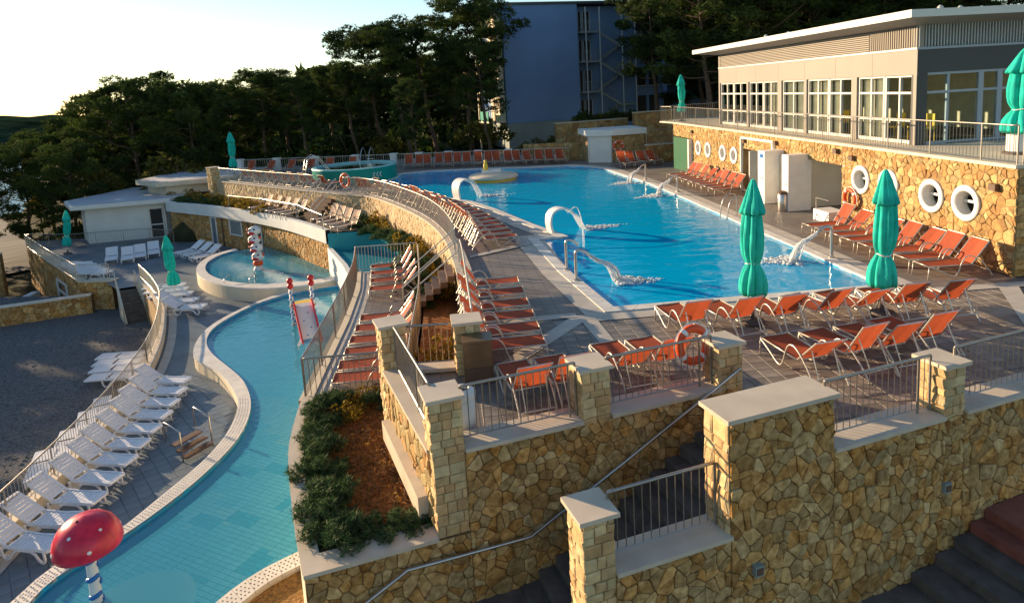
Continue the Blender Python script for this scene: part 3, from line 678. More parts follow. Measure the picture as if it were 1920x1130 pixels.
for s_ in (-.36, .36): MB().tube([sl(-.45, s_, 0), sl(-.45, s_, 1.3)], .04, 8).build('leg', 'blue_paint', t)
for k in range(4):
    b_ = MB(); b_.bar(sl(-.75-.16*(4-k), 0, .25+.26*k), sl(-.62-.16*(4-k), 0, .25+.26*k), .6, .05); b_.build('rung', 'blue_paint', t)
for k, (a, s_) in enumerate(((.7, .1), (1.1, -.12), (1.5, .1), (1.9, -.1), (2.2, .12))):
    z = np.interp(a, [q[0] for q in pr], [q[1] for q in pr])+.006; c = sl(a, s_, z); MB().add([(c[0]+.045*math.cos(i*.785), c[1]+.045*math.sin(i*.785), c[2]+.03*math.sin(i*.785)*.4) for i in range(8)], [tuple(range(8))]).build('spot', 'blue_paint', t)
# mushroom fountain
mx_, my_ = -7.12, 12.1
t = thing('mushroom_fountain', 'red toadstool fountain with white spots on a blue striped stem', 'fountain', (mx_, my_, ZK-.6))
st_ = MB().lathe([(.13, 0), (.11, .3), (.095, .9), (.09, 1.75)], 16, (mx_, my_, ZK-.6)).build('stem', 'white_paint', t, smooth=True)
for k in range(5):
    p = [(mx_+.088*math.cos(a_), my_+.088*math.sin(a_), ZK-.45+k*.36+.18*a_/6.28) for a_ in np.linspace(0, 6.28, 18)]; MB().tube(p, .05, 6).build('stripe', 'blue_paint', st_, smooth=True)
cz = ZK-.6+1.62; cr_ = .60
cp_ = MB().lathe([(.02, .05), (.26, .02), (.49, -.02), (.575, .02), (.585, .10), (.555, .27), (.48, .42), (.35, .545), (.185, .62), (.001, .645)], 36, (mx_, my_, cz)).build('cap', 'red_paint', t, smooth=True)
for a_, e_, r_ in ((-100, 44, .05), (-140, 8, .05), (-60, 14, .04), (-30, 42, .045), (-172, 20, .04), (90, 30, .05), (150, 45, .05), (30, 20, .05), (-115, 75, .03)):
    a = math.radians(a_); e = math.radians(e_); nrm = Vector((math.cos(a)*math.cos(e), math.sin(a)*math.cos(e), math.sin(e)))
    k_ = .585*.985; c = Vector((mx_+nrm.x*k_, my_+nrm.y*k_, cz+.07+nrm.z*.575)); q = nrm.to_track_quat('Z', 'Y'); b_ = MB()
    b_.add([c+q @ Vector((1.1*r_*math.cos(i*.524), 1.1*r_*math.sin(i*.524), .0)) for i in range(12)]+[c+q @ Vector((0, 0, .022))], [(i, (i+1) % 12, 12) for i in range(12)]); b_.build('spot', 'white_paint' if e_ < 75 else 'dark', cp_, smooth=True)
# ------------------------------------------------------------------ pool house under the roof terrace
ph = thing('pool_house', 'curved stone pool house with white roof fascia behind the fountain basin', 'building', (ROOFE[4][0], ROOFE[4][1], ZL))
RE = even(smooth_path(ROOFE, .4), 60); RE2 = [(p.x, p.y) for p in RE]
fo = RE2; fi = offset(RE2, -.3)
if (fi[30][1]-fo[30][1]) < 0: fi = offset(RE2, .3)
f_ = MB(); f_.ribbon([(x, y, ZM-.62) for x, y in fo], [(x, y, ZM+.12) for x, y in fo]); f_.ribbon([(x, y, ZM+.12) for x, y in fo], [(x, y, ZM+.12) for x, y in fi]); f_.ribbon([(x, y, ZM-.62) for x, y in fi], [(x, y, ZM-.62) for x, y in fo]); f_.ribbon([(x, y, ZM+.12) for x, y in fi], [(x, y, ZM-.02) for x, y in fi]); f_.build('fascia', 'fascia', ph)
MB().ribbon([(x, y, ZL-.1) for x, y in fi], [(x, y, ZM-.6) for x, y in fi]).build('wall_core', 'mortar', ph)
Lc = [0]
for a, b in zip(fi, fi[1:]): Lc.append(Lc[-1]+math.dist(a, b))
def curve_map(P, Ls, sg):
    def f(s, z, d):
        i = 0; lo, hi = 0, len(Ls)-2
        while lo < hi:
            mid_ = (lo+hi+1)//2
            if Ls[mid_] <= s: lo = mid_
            else: hi = mid_-1
        i = lo; t_ = (s-Ls[i])/max(1e-6, Ls[i+1]-Ls[i]); a, b = P[i], P[i+1]; ex, ey = b[0]-a[0], b[1]-a[1]; l_ = math.hypot(ex, ey)
        return (a[0]+ex*t_-ey/l_*d*sg, a[1]+ey*t_+ex/l_*d*sg, z)
    return f
sgc = 1 if (fo[30][0]-fi[30][0])*(-(fi[31][1]-fi[30][1]))+(fo[30][1]-fi[30][1])*(fi[31][0]-fi[30][0]) > 0 else -1
cmap = curve_map(fi, Lc, sgc); rng = random.Random(31)
pl = cells([(0, ZL-.05), (Lc[-1], ZL-.05), (Lc[-1], ZM-.64), (0, ZM-.64)], .30, rng)
win = [(9.8, 10.55, -3.35, -2.15), (12.3, 13.9, -3.05, -2.05), (15.7, 16.35, -4.0, -2.05)]
pl = [p for p in pl if not any(w_[0]-.05 < sum(q[0] for q in p)/len(p) < w_[1]+.05 and w_[2]-.05 < sum(q[1] for q in p)/len(p) < w_[3]+.05 for w_ in win)]
lay_stones(ph, pl, cmap, 'stone', gap=.014, nmax=220, seed=3, key=lambda p: p[0][0])
for k, (s0, s1, z0, z1) in enumerate(win):
    nm = ('window', 'window', 'door')[k]; b_ = MB(); P = [cmap(s, z, .05) for s, z in ((s0, z0), (s1, z0), (s1, z1), (s0, z1))]
    w_ = MB().add(P, [(0, 1, 2, 3), (3, 2, 1, 0)]).build(nm, ('dark', 'shutter', 'frame_bluegrey')[k], ph)
    fr = MB()
    for i in range(4): fr.bar(P[i], P[(i+1) % 4], .09, .09)
    fr.build('frame', 'window_frame', w_)
for s_ in (11.4, 14.9): 
    b_ = MB(); q = cmap(s_, 0, .06); b_.tube([(q[0], q[1], ZL), (q[0], q[1], ZM-.6)], .05, 8); b_.build('drainpipe', 'brown_metal', ph)
# plunge basin between the roof terrace and the mid terrace
pb_ = thing('plunge_basin', 'turquoise plunge basin between the two lower terraces', 'pool', (-3.6, 30, -2.6))
PB = [(-6.2, 34.3), (-4.1, 34.2), (-2.6, 32.2), (-1.9, 29.8), (-1.45, 27.5), (-1.35, 26.1), (-3.75, 26.1), (-4.9, 30.5)]
MB().sheet([PB], -2.55).build('basin_floor', 'turquoise_pale', pb_)
MB().ribbon([(x, y, -2.55) for x, y in PB[:6]], [(x, y, ZM+.02) for x, y in PB[:6]]).build('basin_wall', 'turquoise', pb_)
b_ = MB(); lf = [(-6.3, 34.4), (-4.98, 30.5), (-3.8, 26.05)]; b_.ribbon([(x, y, -2.05) for x, y in lf], [(x+.22, y+.03, -2.05) for x, y in lf]); b_.ribbon([(x, y, ZS-.6) for x, y in lf], [(x, y, -2.05) for x, y in lf]); b_.ribbon([(x+.22, y+.03, -2.05) for x, y in lf], [(x+.22, y+.03, -2.6) for x, y in lf]); b_.build('white_rim', 'fascia', pb_)
rim = offset(PB[1:6], .25); b_ = MB(); b_.ribbon([(x, y, ZM+.05) for x, y in PB[1:6]], [(x, y, ZM+.05) for x, y in (rim if rim[0][0] > PB[1][0] else offset(PB[1:6], -.25))]); b_.build('pale_rim', 'coping', pb_)
struct(MB().sheet([PB], -2.2).build('plunge_water', 'kid_water'))
# retaining wall under the mid terrace (river side)
mw = thing('terrace_wall', 'tall wall under the mid terrace rising from the river pool', 'wall', (-3.5, 20, ZL))
b_ = MB(); b_.ribbon([(x-.12, y, ZL-.4) for x, y in MIDL], [(x-.12, y, ZM+.03) for x, y in MIDL]); b_.ribbon([(x-.12, y, ZM+.03) for x, y in MIDL], [(x+.2, y, ZM+.03) for x, y in MIDL]); b_.build('face', 'cream', mw)
# ------------------------------------------------------------------ white house on the left
wh = thing('white_house', 'flat roofed white house behind the far white loungers', 'building', (-24, 54, ZL))
c1 = (-26.7, 51.2); c2 = (-21.3, 51.9); c0 = (-28.4, 54.0); c3 = (-20.6, 58); hp = [c0, c1, c2, (-19.5, 58), (-27, 60)]
MB().prism(hp, ZL-.2, -1.25, cap=False).build('wall', 'white_plaster', wh)
ro = [(-29.5, 53.9), (-27.2, 50.3), (-20.6, 51.2), (-18.8, 58.4), (-27.3, 60.6)]
rf = MB().prism(ro, -1.3, -1.0).build('roof', 'white_plaster', wh); MB().sheet([offset(ro, .2, True) if inside(offset(ro, .2, True)[0], ro) else offset(ro, -.2, True)], -.99).build('roof_covering', 'roof_grey', rf)
ro2 = [(-24.8, 55.6), (-22.0, 52.6), (-16.6, 53.8), (-15.5, 60), (-23.5, 62)]
b2 = MB().prism([(-24.0, 55.8), (-21.6, 53.3), (-17.2, 54.3), (-16.5, 59.5), (-23, 61.5)], -1.0, -.25, cap=False).build('upper_wall', 'cream', wh)
rf = MB().prism(ro2, -.25, .1).build('upper_roof', 'cream', wh); MB().sheet([offset(ro2, .2, True) if inside(offset(ro2, .2, True)[0], ro2) else offset(ro2, -.2, True)], .11).build('roof_covering', 'roof_grey', rf)
def wall_rect(A, B, f0, f1, z0, z1, d=.03):
    ex, ey = B[0]-A[0], B[1]-A[1]; l_ = math.hypot(ex, ey); nx, ny = ey/l_, -ex/l_
    return [(A[0]+ex*f+nx*d, A[1]+ey*f+ny*d, z) for f, z in ((f0, z0), (f1, z0), (f1, z1), (f0, z1))]
def opening(parent, A, B, f0, f1, z0, z1, nm, pane='dark', frame='window_frame', mull=True, bw=.09):
    P = wall_rect(A, B, f0, f1, z0, z1); o = MB().add(P, [(0, 1, 2, 3)]).build(nm, pane, parent); fr = MB()
    for i in range(4): fr.bar(P[i], P[(i+1) % 4], bw, bw)
    if mull: fr.bar(Vector(P[0]).lerp(Vector(P[3]), .45), Vector(P[1]).lerp(Vector(P[2]), .45), bw, bw)
    fr.build('frame', frame, o); return o
opening(wh, c1, c2, .80, .97, ZL, -1.75, 'door'); opening(wh, c0, c1, .35, .62, -3.9, -1.9, 'window')
railing([(-31.2, 51.6, ZL), (-27, 50.2, ZL), (-22, 50.2, ZL), (-19.6, 48.6, ZL)], 1.0, 'grey railing in front of the white house', sp=.16, mat='rail', single=False)
# ------------------------------------------------------------------ stone walls and stairs by the beach
def rubble(name, label, A, B, z0, z1, sp=.3, nmax=300, mat='stone', core='mortar', thick=.4, cap=None, seed=1, ztop2=None, group=None, cat='wall', gap=.014, holes_=None, side=1):
    L = math.dist(A, B); u_ = ((B[0]-A[0])/L, (B[1]-A[1])/L); n_ = (u_[1]*side, -u_[0]*side); t = thing(name, label, cat, (A[0], A[1], z0), 0, group)
    zt = ztop2 if ztop2 is not None else z1; P = []
    for d in (0, -thick): P += [(A[0]+n_[0]*d, A[1]+n_[1]*d, z0), (B[0]+n_[0]*d, B[1]+n_[1]*d, z0), (B[0]+n_[0]*d, B[1]+n_[1]*d, zt), (A[0]+n_[0]*d, A[1]+n_[1]*d, z1)]
    MB().add(P, [(0, 1, 2, 3), (5, 4, 7, 6), (3, 2, 6, 7), (0, 3, 7, 4), (1, 5, 6, 2)]).build('core', core, t)
    pl = cells([(0, z0), (L, z0), (L, zt), (0, z1)], sp, random.Random(seed))
    if holes_: pl = holes_(pl)
    lay_stones(t, pl, plane_map(A, u_, n_), mat, gap=gap, nmax=nmax, seed=seed)
    if cap:
        b_ = MB(); e = .05; Q = []
        for zz in (0, .07):
            for d, a in ((e, A), (e, B), (-thick-e, B), (-thick-e, A)): Q.append((a[0]+n_[0]*d, a[1]+n_[1]*d, (z1 if a is A else zt)+zz))
        b_.add(Q, [(0, 3, 2, 1), (4, 5, 6, 7), (0, 1, 5, 4), (1, 2, 6, 5), (2, 3, 7, 6), (3, 0, 4, 7)]); b_.build('coping', cap, t)
    return t
dA, dB = (-31.3, 51.6), (-21.3, 39.2)
t_ = rubble('stone_wall', 'rubble wall with a white window below the edge of the lower deck', dA, dB, -7.0, ZL+.02, sp=.36, nmax=220, cap='cream', seed=11, thick=.5)
opening(t_, dA, dB, .62, .78, -6.0, -4.75, 'window', bw=.14)
rubble('stone_wall', 'short rubble wall lit beside the stairs down to the beach', (-21.3, 39.2), (-19.3, 38.7), -7.0, ZL+.02, sp=.34, cap='cream', seed=12, thick=.6)
rubble('stone_wall', 'low rubble parapet with white coping along the far beach', (-31, 35.4), (-20.3, 38.3), -5.9, -4.6, sp=.32, cap='marble', nmax=200, seed=13)
t_ = rubble('stone_wall', 'rubble wall with a round window at the left edge', (-40, 48.5), (-32.0, 49.6), -7.0, ZL-.0, sp=.36, cap='fascia', nmax=200, seed=14)
b_ = MB(); b_.add([(-35.9+.62*math.cos(k*.26), 48.9+.05*math.cos(k*.26), -5.3+.62*math.sin(k*.26)) for k in range(24)], [tuple(range(24))]); w_ = b_.build('round_window', 'dark', t_)
b_ = MB(); b_.tube([(-35.9+.62*math.cos(k*.26), 48.85, -5.3+.62*math.sin(k*.26)) for k in range(25)], .09, 6); b_.build('ring', 'white_paint', w_, smooth=True)
t = thing('stone_steps', 'small pale steps beside the round window wall', 'steps', (-28.5, 45.5, -7))
for k in range(4): MB().box(-29.4+.45*k, -28.9+.45*k, 44.6, 46.0, -7.0, -6.6+.2*k).build('step', 'fascia', t)
t = thing('beach_stairs', 'dark stairs going down from the lower deck to the beach', 'stairs', (-18, 37.5, ZG))
tl, tr2 = Vector(G(218, 541, ZL)), Vector(G(255, 536, ZL)); bl2, br2 = Vector(G(235, 610, ZG)), Vector(G(284, 599, ZG))
for k in range(9):
    z = ZL-.02-(1.58/9)*(k+.6); a, b, c, d = tl.lerp(bl2, k/9), tr2.lerp(br2, k/9), tr2.lerp(br2, (k+1)/9), tl.lerp(bl2, (k+1)/9)
    MB().prism([tuple(a), tuple(b), tuple(c), tuple(d)], z-.25, z).build('step', 'stair_stone', t)
MB().sheet([[tuple(tl), tuple(tr2), (-17.0, 37.9), (-18.4, 40.2), (-19.9, 39.1)]], ZL-.016).build('top_landing', 'lower_tile', t)
for a, b in ((tl, bl2), (tr2, br2)):
    MB().tube([(a.x, a.y, ZL), (a.x, a.y, ZL+.9), (b.x, b.y, ZG+.9), (b.x, b.y, ZG)], .03, 6).build('handrail', 'rail_pale', t)
    b_ = MB(); P_ = [(a.x, a.y, ZL+.06), (b.x, b.y, ZG+.12), (b.x, b.y, ZG-.3), (a.x, a.y, ZG-.3)]; n_ = (b-a).normalized(); o_ = (-n_.y*.12, n_.x*.12)
    b_.add(P_+[(x+o_[0], y+o_[1], z) for x, y, z in P_], [(0, 1, 2, 3), (7, 6, 5, 4), (0, 4, 5, 1), (1, 5, 6, 2), (3, 7, 4, 0)]); b_.build('stringer', 'cream', t)
rubble('stone_wall', 'sunlit stone cheek wall beside the beach stairs', (-17.1, 37.6), (-13.6, 31.2), -5.9, ZL+.25, sp=.34, nmax=120, mat='pale_stone', core='mortar_pale', seed=15, thick=.15, side=-1)
railing([(-31.2, 51.4, ZL+.09), (-26.4, 45.3, ZL+.09), (-21.4, 39.25, ZL+.09), (-19.4, 38.8, ZL+.09)], .95, 'metal railing along the stone edge of the lower deck by the beach', sp=.15, mat='rail_pale', single=False)
# ------------------------------------------------------------------ upper retaining wall with its curving railing
uw = thing('retaining_wall', 'long curved pale stone retaining wall under the upper deck railing', 'wall', (UCs[-1][0], UCs[-1][1], ZM))
UR = UCs[::-1]                                        # from the near end to the far end
Lu = [0]
for a, b in zip(UR, UR[1:]): Lu.append(Lu[-1]+math.dist(a, b))
umap = curve_map(UR, Lu, 1)
MB().ribbon([(x, y, ZM-.1) for x, y in UR], [(x, y, .09) for x, y in UR]).build('wall_core', 'wall_pale', uw)
pl = cells([(0, ZM-.05), (Lu[-1], ZM-.05), (Lu[-1], .08), (0, .08)], .27, random.Random(21))
lay_stones(uw, pl, umap, 'wall_pale', gap=.009, hmin=.012, hmax=.025, nmax=300, key=lambda p: p[0][0], seed=22)
ol = [umap(s, 0, .06)[:2] for s in np.arange(0, Lu[-1], .75)]; il = [umap(s, 0, -.42)[:2] for s in np.arange(0, Lu[-1], .75)]
for i in range(len(ol)-1):
    q = [Vector(v) for v in (ol[i], ol[i+1], il[i+1], il[i])]; g = .008
    MB().prism([tuple(q[0].lerp(q[1], g)), tuple(q[0].lerp(q[1], 1-g)), tuple(q[3].lerp(q[2], 1-g)), tuple(q[3].lerp(q[2], g))], .08, .15).build('coping_slab', 'marble', uw)
def upath(s0, s1, d=-.12, z=.15): return [umap(s, z, d) for s in np.arange(s0, s1, .3)]
gapA, gapB = 27.5, 30.2
railing(upath(.35, 7.0), .95, 'curved railing on the retaining wall between the pillar and the terrace stairs', sp=.115, mat='rail_pale')
railing(upath(9.7, gapA), .95, 'long curved railing on the retaining wall in front of the dense orange loungers', sp=.115, mat='rail_pale')
railing(upath(gapB, Lu[-1]-.3), .95, 'far railing on the retaining wall above the roof terrace', sp=.15, mat='rail_pale', single=False)
def stair_rails(s, out, label):
    """short flight from the upper deck over the planting to the terrace below"""
    t = thing('terrace_stairs', label, 'stairs', umap(s, ZM, 0))
    for k in range(7):
        a = [Vector(umap(s+w_, 0, .08+.24*k)[:2]) for w_ in (0, 1.5)]; b = [Vector(umap(s+w_, 0, .08+.24*(k+1))[:2]) for w_ in (0, 1.5)]; z = .0-.18*(k+1)
        MB().prism([tuple(a[0]), tuple(a[1]), tuple(b[1]), tuple(b[0])], z-.18, z).build('step', 'brown_metal', t)
    for w_ in (-.05, 1.55):
        for zz in (.9, .55):
            p0 = umap(s+w_, .1+zz, -.1); p1 = umap(s+w_, ZM+zz, 1.75); MB().tube([p0, p1], .022, 6).build('handrail', 'rail_pale', t)
        for d_, z0, z1 in ((-.1, .05, 1.0), (1.75, ZM, ZM+.9)):
            a, b = umap(s+w_, z0, d_), umap(s+w_, z1, d_); MB().tube([a, b], .024, 6).build('post', 'rail_pale', t)
stair_rails(7.5, 1, 'short stairs with four slanting handrails between upper deck and mid terrace')
stair_rails(gapA+.6, 1, 'far stairs with slanting handrails down to the roof terrace')
# pier at the far end of the railing
pillar((-17.2, 51.2), (.7, .7), .7, .7, ZM, 1.15, 'pale pillar at the far left end of the upper railing', seed=41)
# mid terrace railings
ml = [(p.x+.05, p.y, ZM+.035) for p in smooth_path(MIDL, .4)]
railing(ml, 1.0, 'curving railing on the river side of the mid terrace', sp=.115, mat='rail')
railing([(-3.50, 14.72, ZM+.03), (-1.45, 14.66, ZM+.03)], 1.0, 'short railing at the near end of the mid terrace above the shrubs', sp=.13)
railing([(-3.70, 26.0, ZM+.03), (-1.25, 25.9, ZM+.03)], 1.0, 'short railing at the far end of the mid terrace by the plunge basin', sp=.13, mat='rail_pale')
railing([(-1.2, 25.8, ZM+.03), (-1.03, 21.85, ZM+.03), (-.99, 19.64, ZM+.03), (-1.07, 16.71, ZM+.03), (-1.1, 14.7, ZM+.03)], .95, 'railing between the mid terrace and the planting strip', sp=.13, mat='rail')
for pth_, lb in (([G(430, 391, ZM), G(490, 398, ZM), G(560, 412, ZM), G(606, 434, ZM)], 'thin handrail along the edge of the roof terrace'), ([G(478, 375, ZM), G(540, 379, ZM), G(598, 385, ZM)], 'thin handrail behind the first pale loungers on the roof terrace'), ([G(628, 388, ZM), G(690, 400, ZM), G(720, 412, ZM)], 'thin handrail behind the last pale loungers on the roof terrace')):
    t = thing('handrail', lb, 'railing', (*pth_[0], ZM)); MB().tube([(x, y, ZM+.9) for x, y in pth_], .018, 6).build('top_rail', 'rail_pale', t)
    for x, y in pth_: MB().tube([(x, y, ZM), (x, y, ZM+.9)], .024, 6).build('post', 'rail_pale', t)
# ------------------------------------------------------------------ foreground: rear wall with three pillars
def fw(name, label, regs, n0, seed, mat='stone', thick=.44, sp=.205, nmax=300, quoins=()):
    t = thing(name, label, 'wall', (*W2(regs[0][0][0], n0), -2.6)); rng = random.Random(seed); pl = []
    for r in regs:
        s0, s1 = r[0]; z0, z1 = r[1]; MB().obox(W2((s0+s1)/2, n0+thick/2+.004), U, s1-s0, thick, z0, z1).build('core', 'mortar', t)
        pl += cells([(s0, z0), (s1, z0), (s1, z1), (s0, z1)], sp, rng)
    def pos(p): return min(abs(q[0]-3.5) for q in p)+abs(p[0][1]+.8)
    lay_stones(t, pl, plane_map(W2(0, n0), U, (-N[0], -N[1])), mat, gap=.007, hmin=.015, hmax=.045, nmax=nmax, seed=seed, key=pos)
    return t
def sill(t, s0, s1, n0, z, thick=.44):
    b_ = MB(); b_.obox(W2((s0+s1)/2, n0+thick/2-.0), U, s1-s0, thick+.12, z-.06, z); return b_.build('sill', 'marble', t)
rw = fw('rear_wall', 'rubble stone wall with the slanting handrail below the near deck railing', [((-2.44, .03), (-4.6, -1.215)), ((.03, 5.1), (-2.9, .12))], 0, 51)
sill(rw, .04, 2.02, 0, .18); sill(rw, 2.54, 4.66, 0, .18)
for (s0, s1, z1, sd_, lb) in ((-.47, .03, 1.05, 52, 'corner pillar above the planter at the left end of the near railing'), (2.03, 2.53, 1.03, 53, 'middle pillar between the two near railing sections'), (4.66, 5.14, .95, 54, 'pillar with the orange lifebuoy at the top of the stairs')):
    pillar(W2((s0+s1)/2, .25), U, s1-s0, .5, (-1.2 if s0 < 0 else .02), z1, lb, seed=sd_, group='pillars of the near railing')
railing([(*W2(.06, .2), .18), (*W2(2.0, .2), .18)], .90, 'near railing section left of the middle pillar', sp=.125, group='near railing sections')
railing([(*W2(2.56, .2), .18), (*W2(4.63, .2), .18)], .88, 'near railing section between middle pillar and lifebuoy pillar', sp=.125, group='near railing sections')
hp_ = [(5.0, .52), (4.33, .17), (2.01, -.99), (.98, -1.5), (-.99, -1.46), (-1.77, -1.86), (-2.5, -2.3)]
t = thing('wall_handrail', 'long steel handrail slanting down the rear rubble wall', 'handrail', (*W2(.98, -.1), -1.5))
MB().tube([(*W2(s, -.12), z) for s, z in hp_], .026, 8).build('rail', 'steel', t, smooth=True)
for s, z in ((4.4, .2), (3.2, -.39), (2.0, -1.0), (.9, -1.49), (-.6, -1.47), (-1.6, -1.77)): MB().tube([(*W2(s, -.12), z), (*W2(s, -.10), z-.06), (*W2(s, .0), z-.07)], .01, 5).build('bracket', 'steel', t)
# stairs in the channel
t = thing('stone_staircase', 'dark stone staircase rising between the two foreground walls', 'stairs', (*W2(3, -1), -2.4))
for k in range(14):
    s1 = 5.0-.3*k; z = -.168*(k+1); b_ = MB(); b_.obox(W2(s1-.15, -.93), U, .3, 1.78, z-.5, z); b_.build('step', 'stair_stone', t)
b_ = MB(); b_.obox(W2(-.1, -1.2), U, 1.8, 2.35, -2.7, -2.40); b_.build('landing', 'stair_stone', t)
for k in range(8):
    s1 = -1.0-.3*k; z = -2.40-.168*(k+1); b_ = MB(); b_.obox(W2(s1-.15, -1.2), U, .3, 2.35, z-.5, z); b_.build('step', 'stair_stone', t)
# side parapet between the corner pillar and the next pillar, with its lower ledge
sA, sB = (-1.42, 12.55), (-.50, 9.42); uS = Vector((sB[0]-sA[0], sB[1]-sA[1])).normalized(); nS = (uS.y, -uS.x)
t = rubble('side_parapet', 'sunlit stone parapet running back from the corner pillar beside the planter', sA, sB, -1.5, .11, sp=.25, mat='pale_stone', core='mortar_pale', thick=.42, seed=61, cap='marble', nmax=150)
nl = (uS.y, -uS.x)
b_ = MB(); mc = ((sA[0]+sB[0])/2+nl[0]*.09, (sA[1]+sB[1])/2+nl[1]*.09); b_.obox(mc, (uS.x, uS.y), math.dist(sA, sB)-.5, .2, -1.1, -.72); b_.build('ledge', 'marble', t)
pillar((-1.27, 12.85), (-uS.y, uS.x), .5, .5, -1.3, 1.08, 'left pillar standing between shrubs and mid terrace loungers', seed=62)
pillar((.25, 12.62), (1, .04), .5, .5, -.02, 1.08, 'pillar at the near end of the retaining wall behind the cabinet', seed=63)
railing([(-1.17, 12.5, .18), (-.45, 9.75, .18)], .88, 'railing on the sunlit side parapet', sp=.12)
railing([(-1.0, 12.80, .10), (-.02, 12.72, .10)], .85, 'short railing between the two pillars in front of the planting', sp=.13)
t = rubble('low_wall', 'low stone wall with a pale ledge below the short railing', (-1.02, 12.66), (.02, 12.60), -1.3, .02, sp=.24, mat='pale_stone', core='mortar_pale', thick=.3, seed=64, cap='marble')
# steel cabinet on the deck
t = thing('cabinet', 'brown metal cabinet standing in front of the pillar', 'cabinet', (.42, 12.1, 0))
b_ = MB(); b_.box(.14, .70, 11.92, 12.36, .0, .82); b_.build('body', 'cabinet', t); MB().box(.12, .72, 11.90, 12.38, .82, .85).build('lid', 'cabinet', t); MB().box(.16, .68, 11.905, 11.92, .04, .30).build('drawer_front', 'brown_metal', t); MB().box(.16, .68, 11.905, 11.92, .33, .78).build('door', 'cabinet', t)
# ------------------------------------------------------------------ foreground: front wall
fr_ = fw('front_wall', 'large rubble wall in the foreground with the big block and steps at its foot', [((1.37, 3.13), (-2.7, -.72)), ((3.13, 4.91), (-2.7, .965)), ((4.91, 7.1), (-2.7, .13)), ((7.1, 7.52), (-2.7, .13)), ((7.52, 12.5), (-2.7, .13))], FN, 71, sp=.20)
sill(fr_, 1.38, 3.14, FN, -.65); sill(fr_, 4.92, 7.08, FN, .19); sill(fr_, 7.54, 12.5, FN, .19)
b_ = MB(); b_.obox(W2(4.02, FN+.27), U, 1.90, .66, .967, 1.03); b_.build('block_cap', 'marble', fr_)
b_ = MB(); b_.obox(W2(4.02, FN+.5), U, 1.76, .12, -2.6, .965); b_.build('block_back', 'mortar_pale', fr_)
rng = random.Random(72)
lay_stones(fr_, rows(0, .55, -2.6, .96, .12, .24, .16, .34, rng), plane_map(W2(3.135, FN+.55), (-N[0], -N[1]), (-U[0], -U[1])), 'ashlar', gap=.007, seed=73)
lay_stones(fr_, rows(0, .55, .19, .96, .12, .24, .16, .34, rng), plane_map(W2(4.905, FN), N, U), 'ashlar', gap=.007, seed=74)
pillar(W2(1.155, FN+.24), U, .44, .48, -2.7, .19, 'lower foreground pillar with marble cap beside the low railing', seed=75, over=.06)
pillar(W2(7.31, FN+.24), U, .42, .48, .02, 1.0, 'right foreground pillar between two deck railings', seed=76, over=.06)
railing([(*W2(1.42, FN+.26), -.65), (*W2(3.08, FN+.26), -.65)], .93, 'low foreground railing beside the dark staircase', sp=.125)
railing([(*W2(4.95, FN+.22), .19), (*W2(7.05, FN+.22), .19)], .90, 'foreground railing between the big block and the right pillar', sp=.125)
railing([(*W2(7.56, FN+.22), .19), (*W2(10.4, FN+.22), .19)], .93, 'foreground railing running out at the right edge', sp=.125)
for s_, z_, lb in ((7.13, -.99, 'square wall light right of the big block'), (3.55, -1.28, 'small square wall light below the big block')):
    t = thing('wall_light', lb, 'lamp', (*W2(s_, FN), z_)); b_ = MB(); b_.obox(W2(s_, FN-.04), U, .14, .1, z_-.08, z_+.08); b_.build('housing', 'hotel_base', t)
    b_ = MB(); b_.obox(W2(s_, FN-.094), U, .10, .012, z_-.05, z_+.05); b_.build('lens', 'brown_metal', t)
# ground and steps in front of the wall
b_ = MB(); b_.sheet([[W2(-6, FN+.1), W2(14, FN+.1), W2(14, -9), W2(-6, -9)]], -2.42); struct(b_.build('front_pavement', 'stair_stone'))
t = thing('front_steps', 'wide dark steps climbing to the reddish landing at lower right', 'stairs', (*W2(7, -4), -2.4))
for k, s_ in enumerate((6.45, 6.95, 7.35, 7.70)):
    b_ = MB(); e = (6.95, 7.35, 7.70, 8.02)[k]; b_.obox(W2((s_+e)/2, FN-3.05), U, e-s_, 6, -2.5, -2.25+.165*k); b_.build('step', 'stair_stone' if k < 3 else 'stair_red', t)
b_ = MB(); b_.obox(W2(11, FN-3.05), U, 5.96, 6, -2.5, -1.59); b_.build('landing', 'stair_red', t)
# ------------------------------------------------------------------ planter in front of the mid terrace
PLo = [(-3.56, 14.65), (-3.56, 14.29), (-3.44, 12.70), (-3.26, 11.78), (-2.84, 10.20), W2(-2.46, -.03)]
pls = smooth_path(PLo, .35, 1); PL2 = [(p.x, p.y) for p in pls]; PLi = offset(PL2, .28)
if PLi[5][0] < PL2[5][0]: PLi = offset(PL2, -.28)
pt = thing('planter', 'stone planter with marble rim filled with shrubs and dry ground cover', 'planter', (-2, 11.5, -1.15))
b_ = MB(); b_.ribbon([(x, y, -1.15) for x, y in PL2], [(x, y, -1.15) for x, y in PLi]); b_.ribbon([(x, y, -1.22) for x, y in PL2], [(x, y, -1.15) for x, y in PL2]); b_.ribbon([(x, y, -1.15) for x, y in PLi], [(x, y, -1.4) for x, y in PLi]); b_.build('side_rim', 'marble', pt)
b_ = MB(); b_.obox(W2(-1.46, .16), U, 1.98, .42, -1.21, -1.149); b_.build('front_rim', 'marble', pt)
b_ = MB(); b_.ribbon([(x+.03, y, -4.4) for x, y in PL2], [(x+.03, y, -1.22) for x, y in PL2]); b_.build('side_wall', 'cream', pt)
PLs = PLi[:-2]+[W2(-2.0, .3), W2(-.55, .3), (-.9, 10.8), (-1.45, 12.6), (-1.15, 14.65)]
b_ = MB(); b_.sheet([PLs], -1.26); b_.build('soil_bed', 'soil', pt)
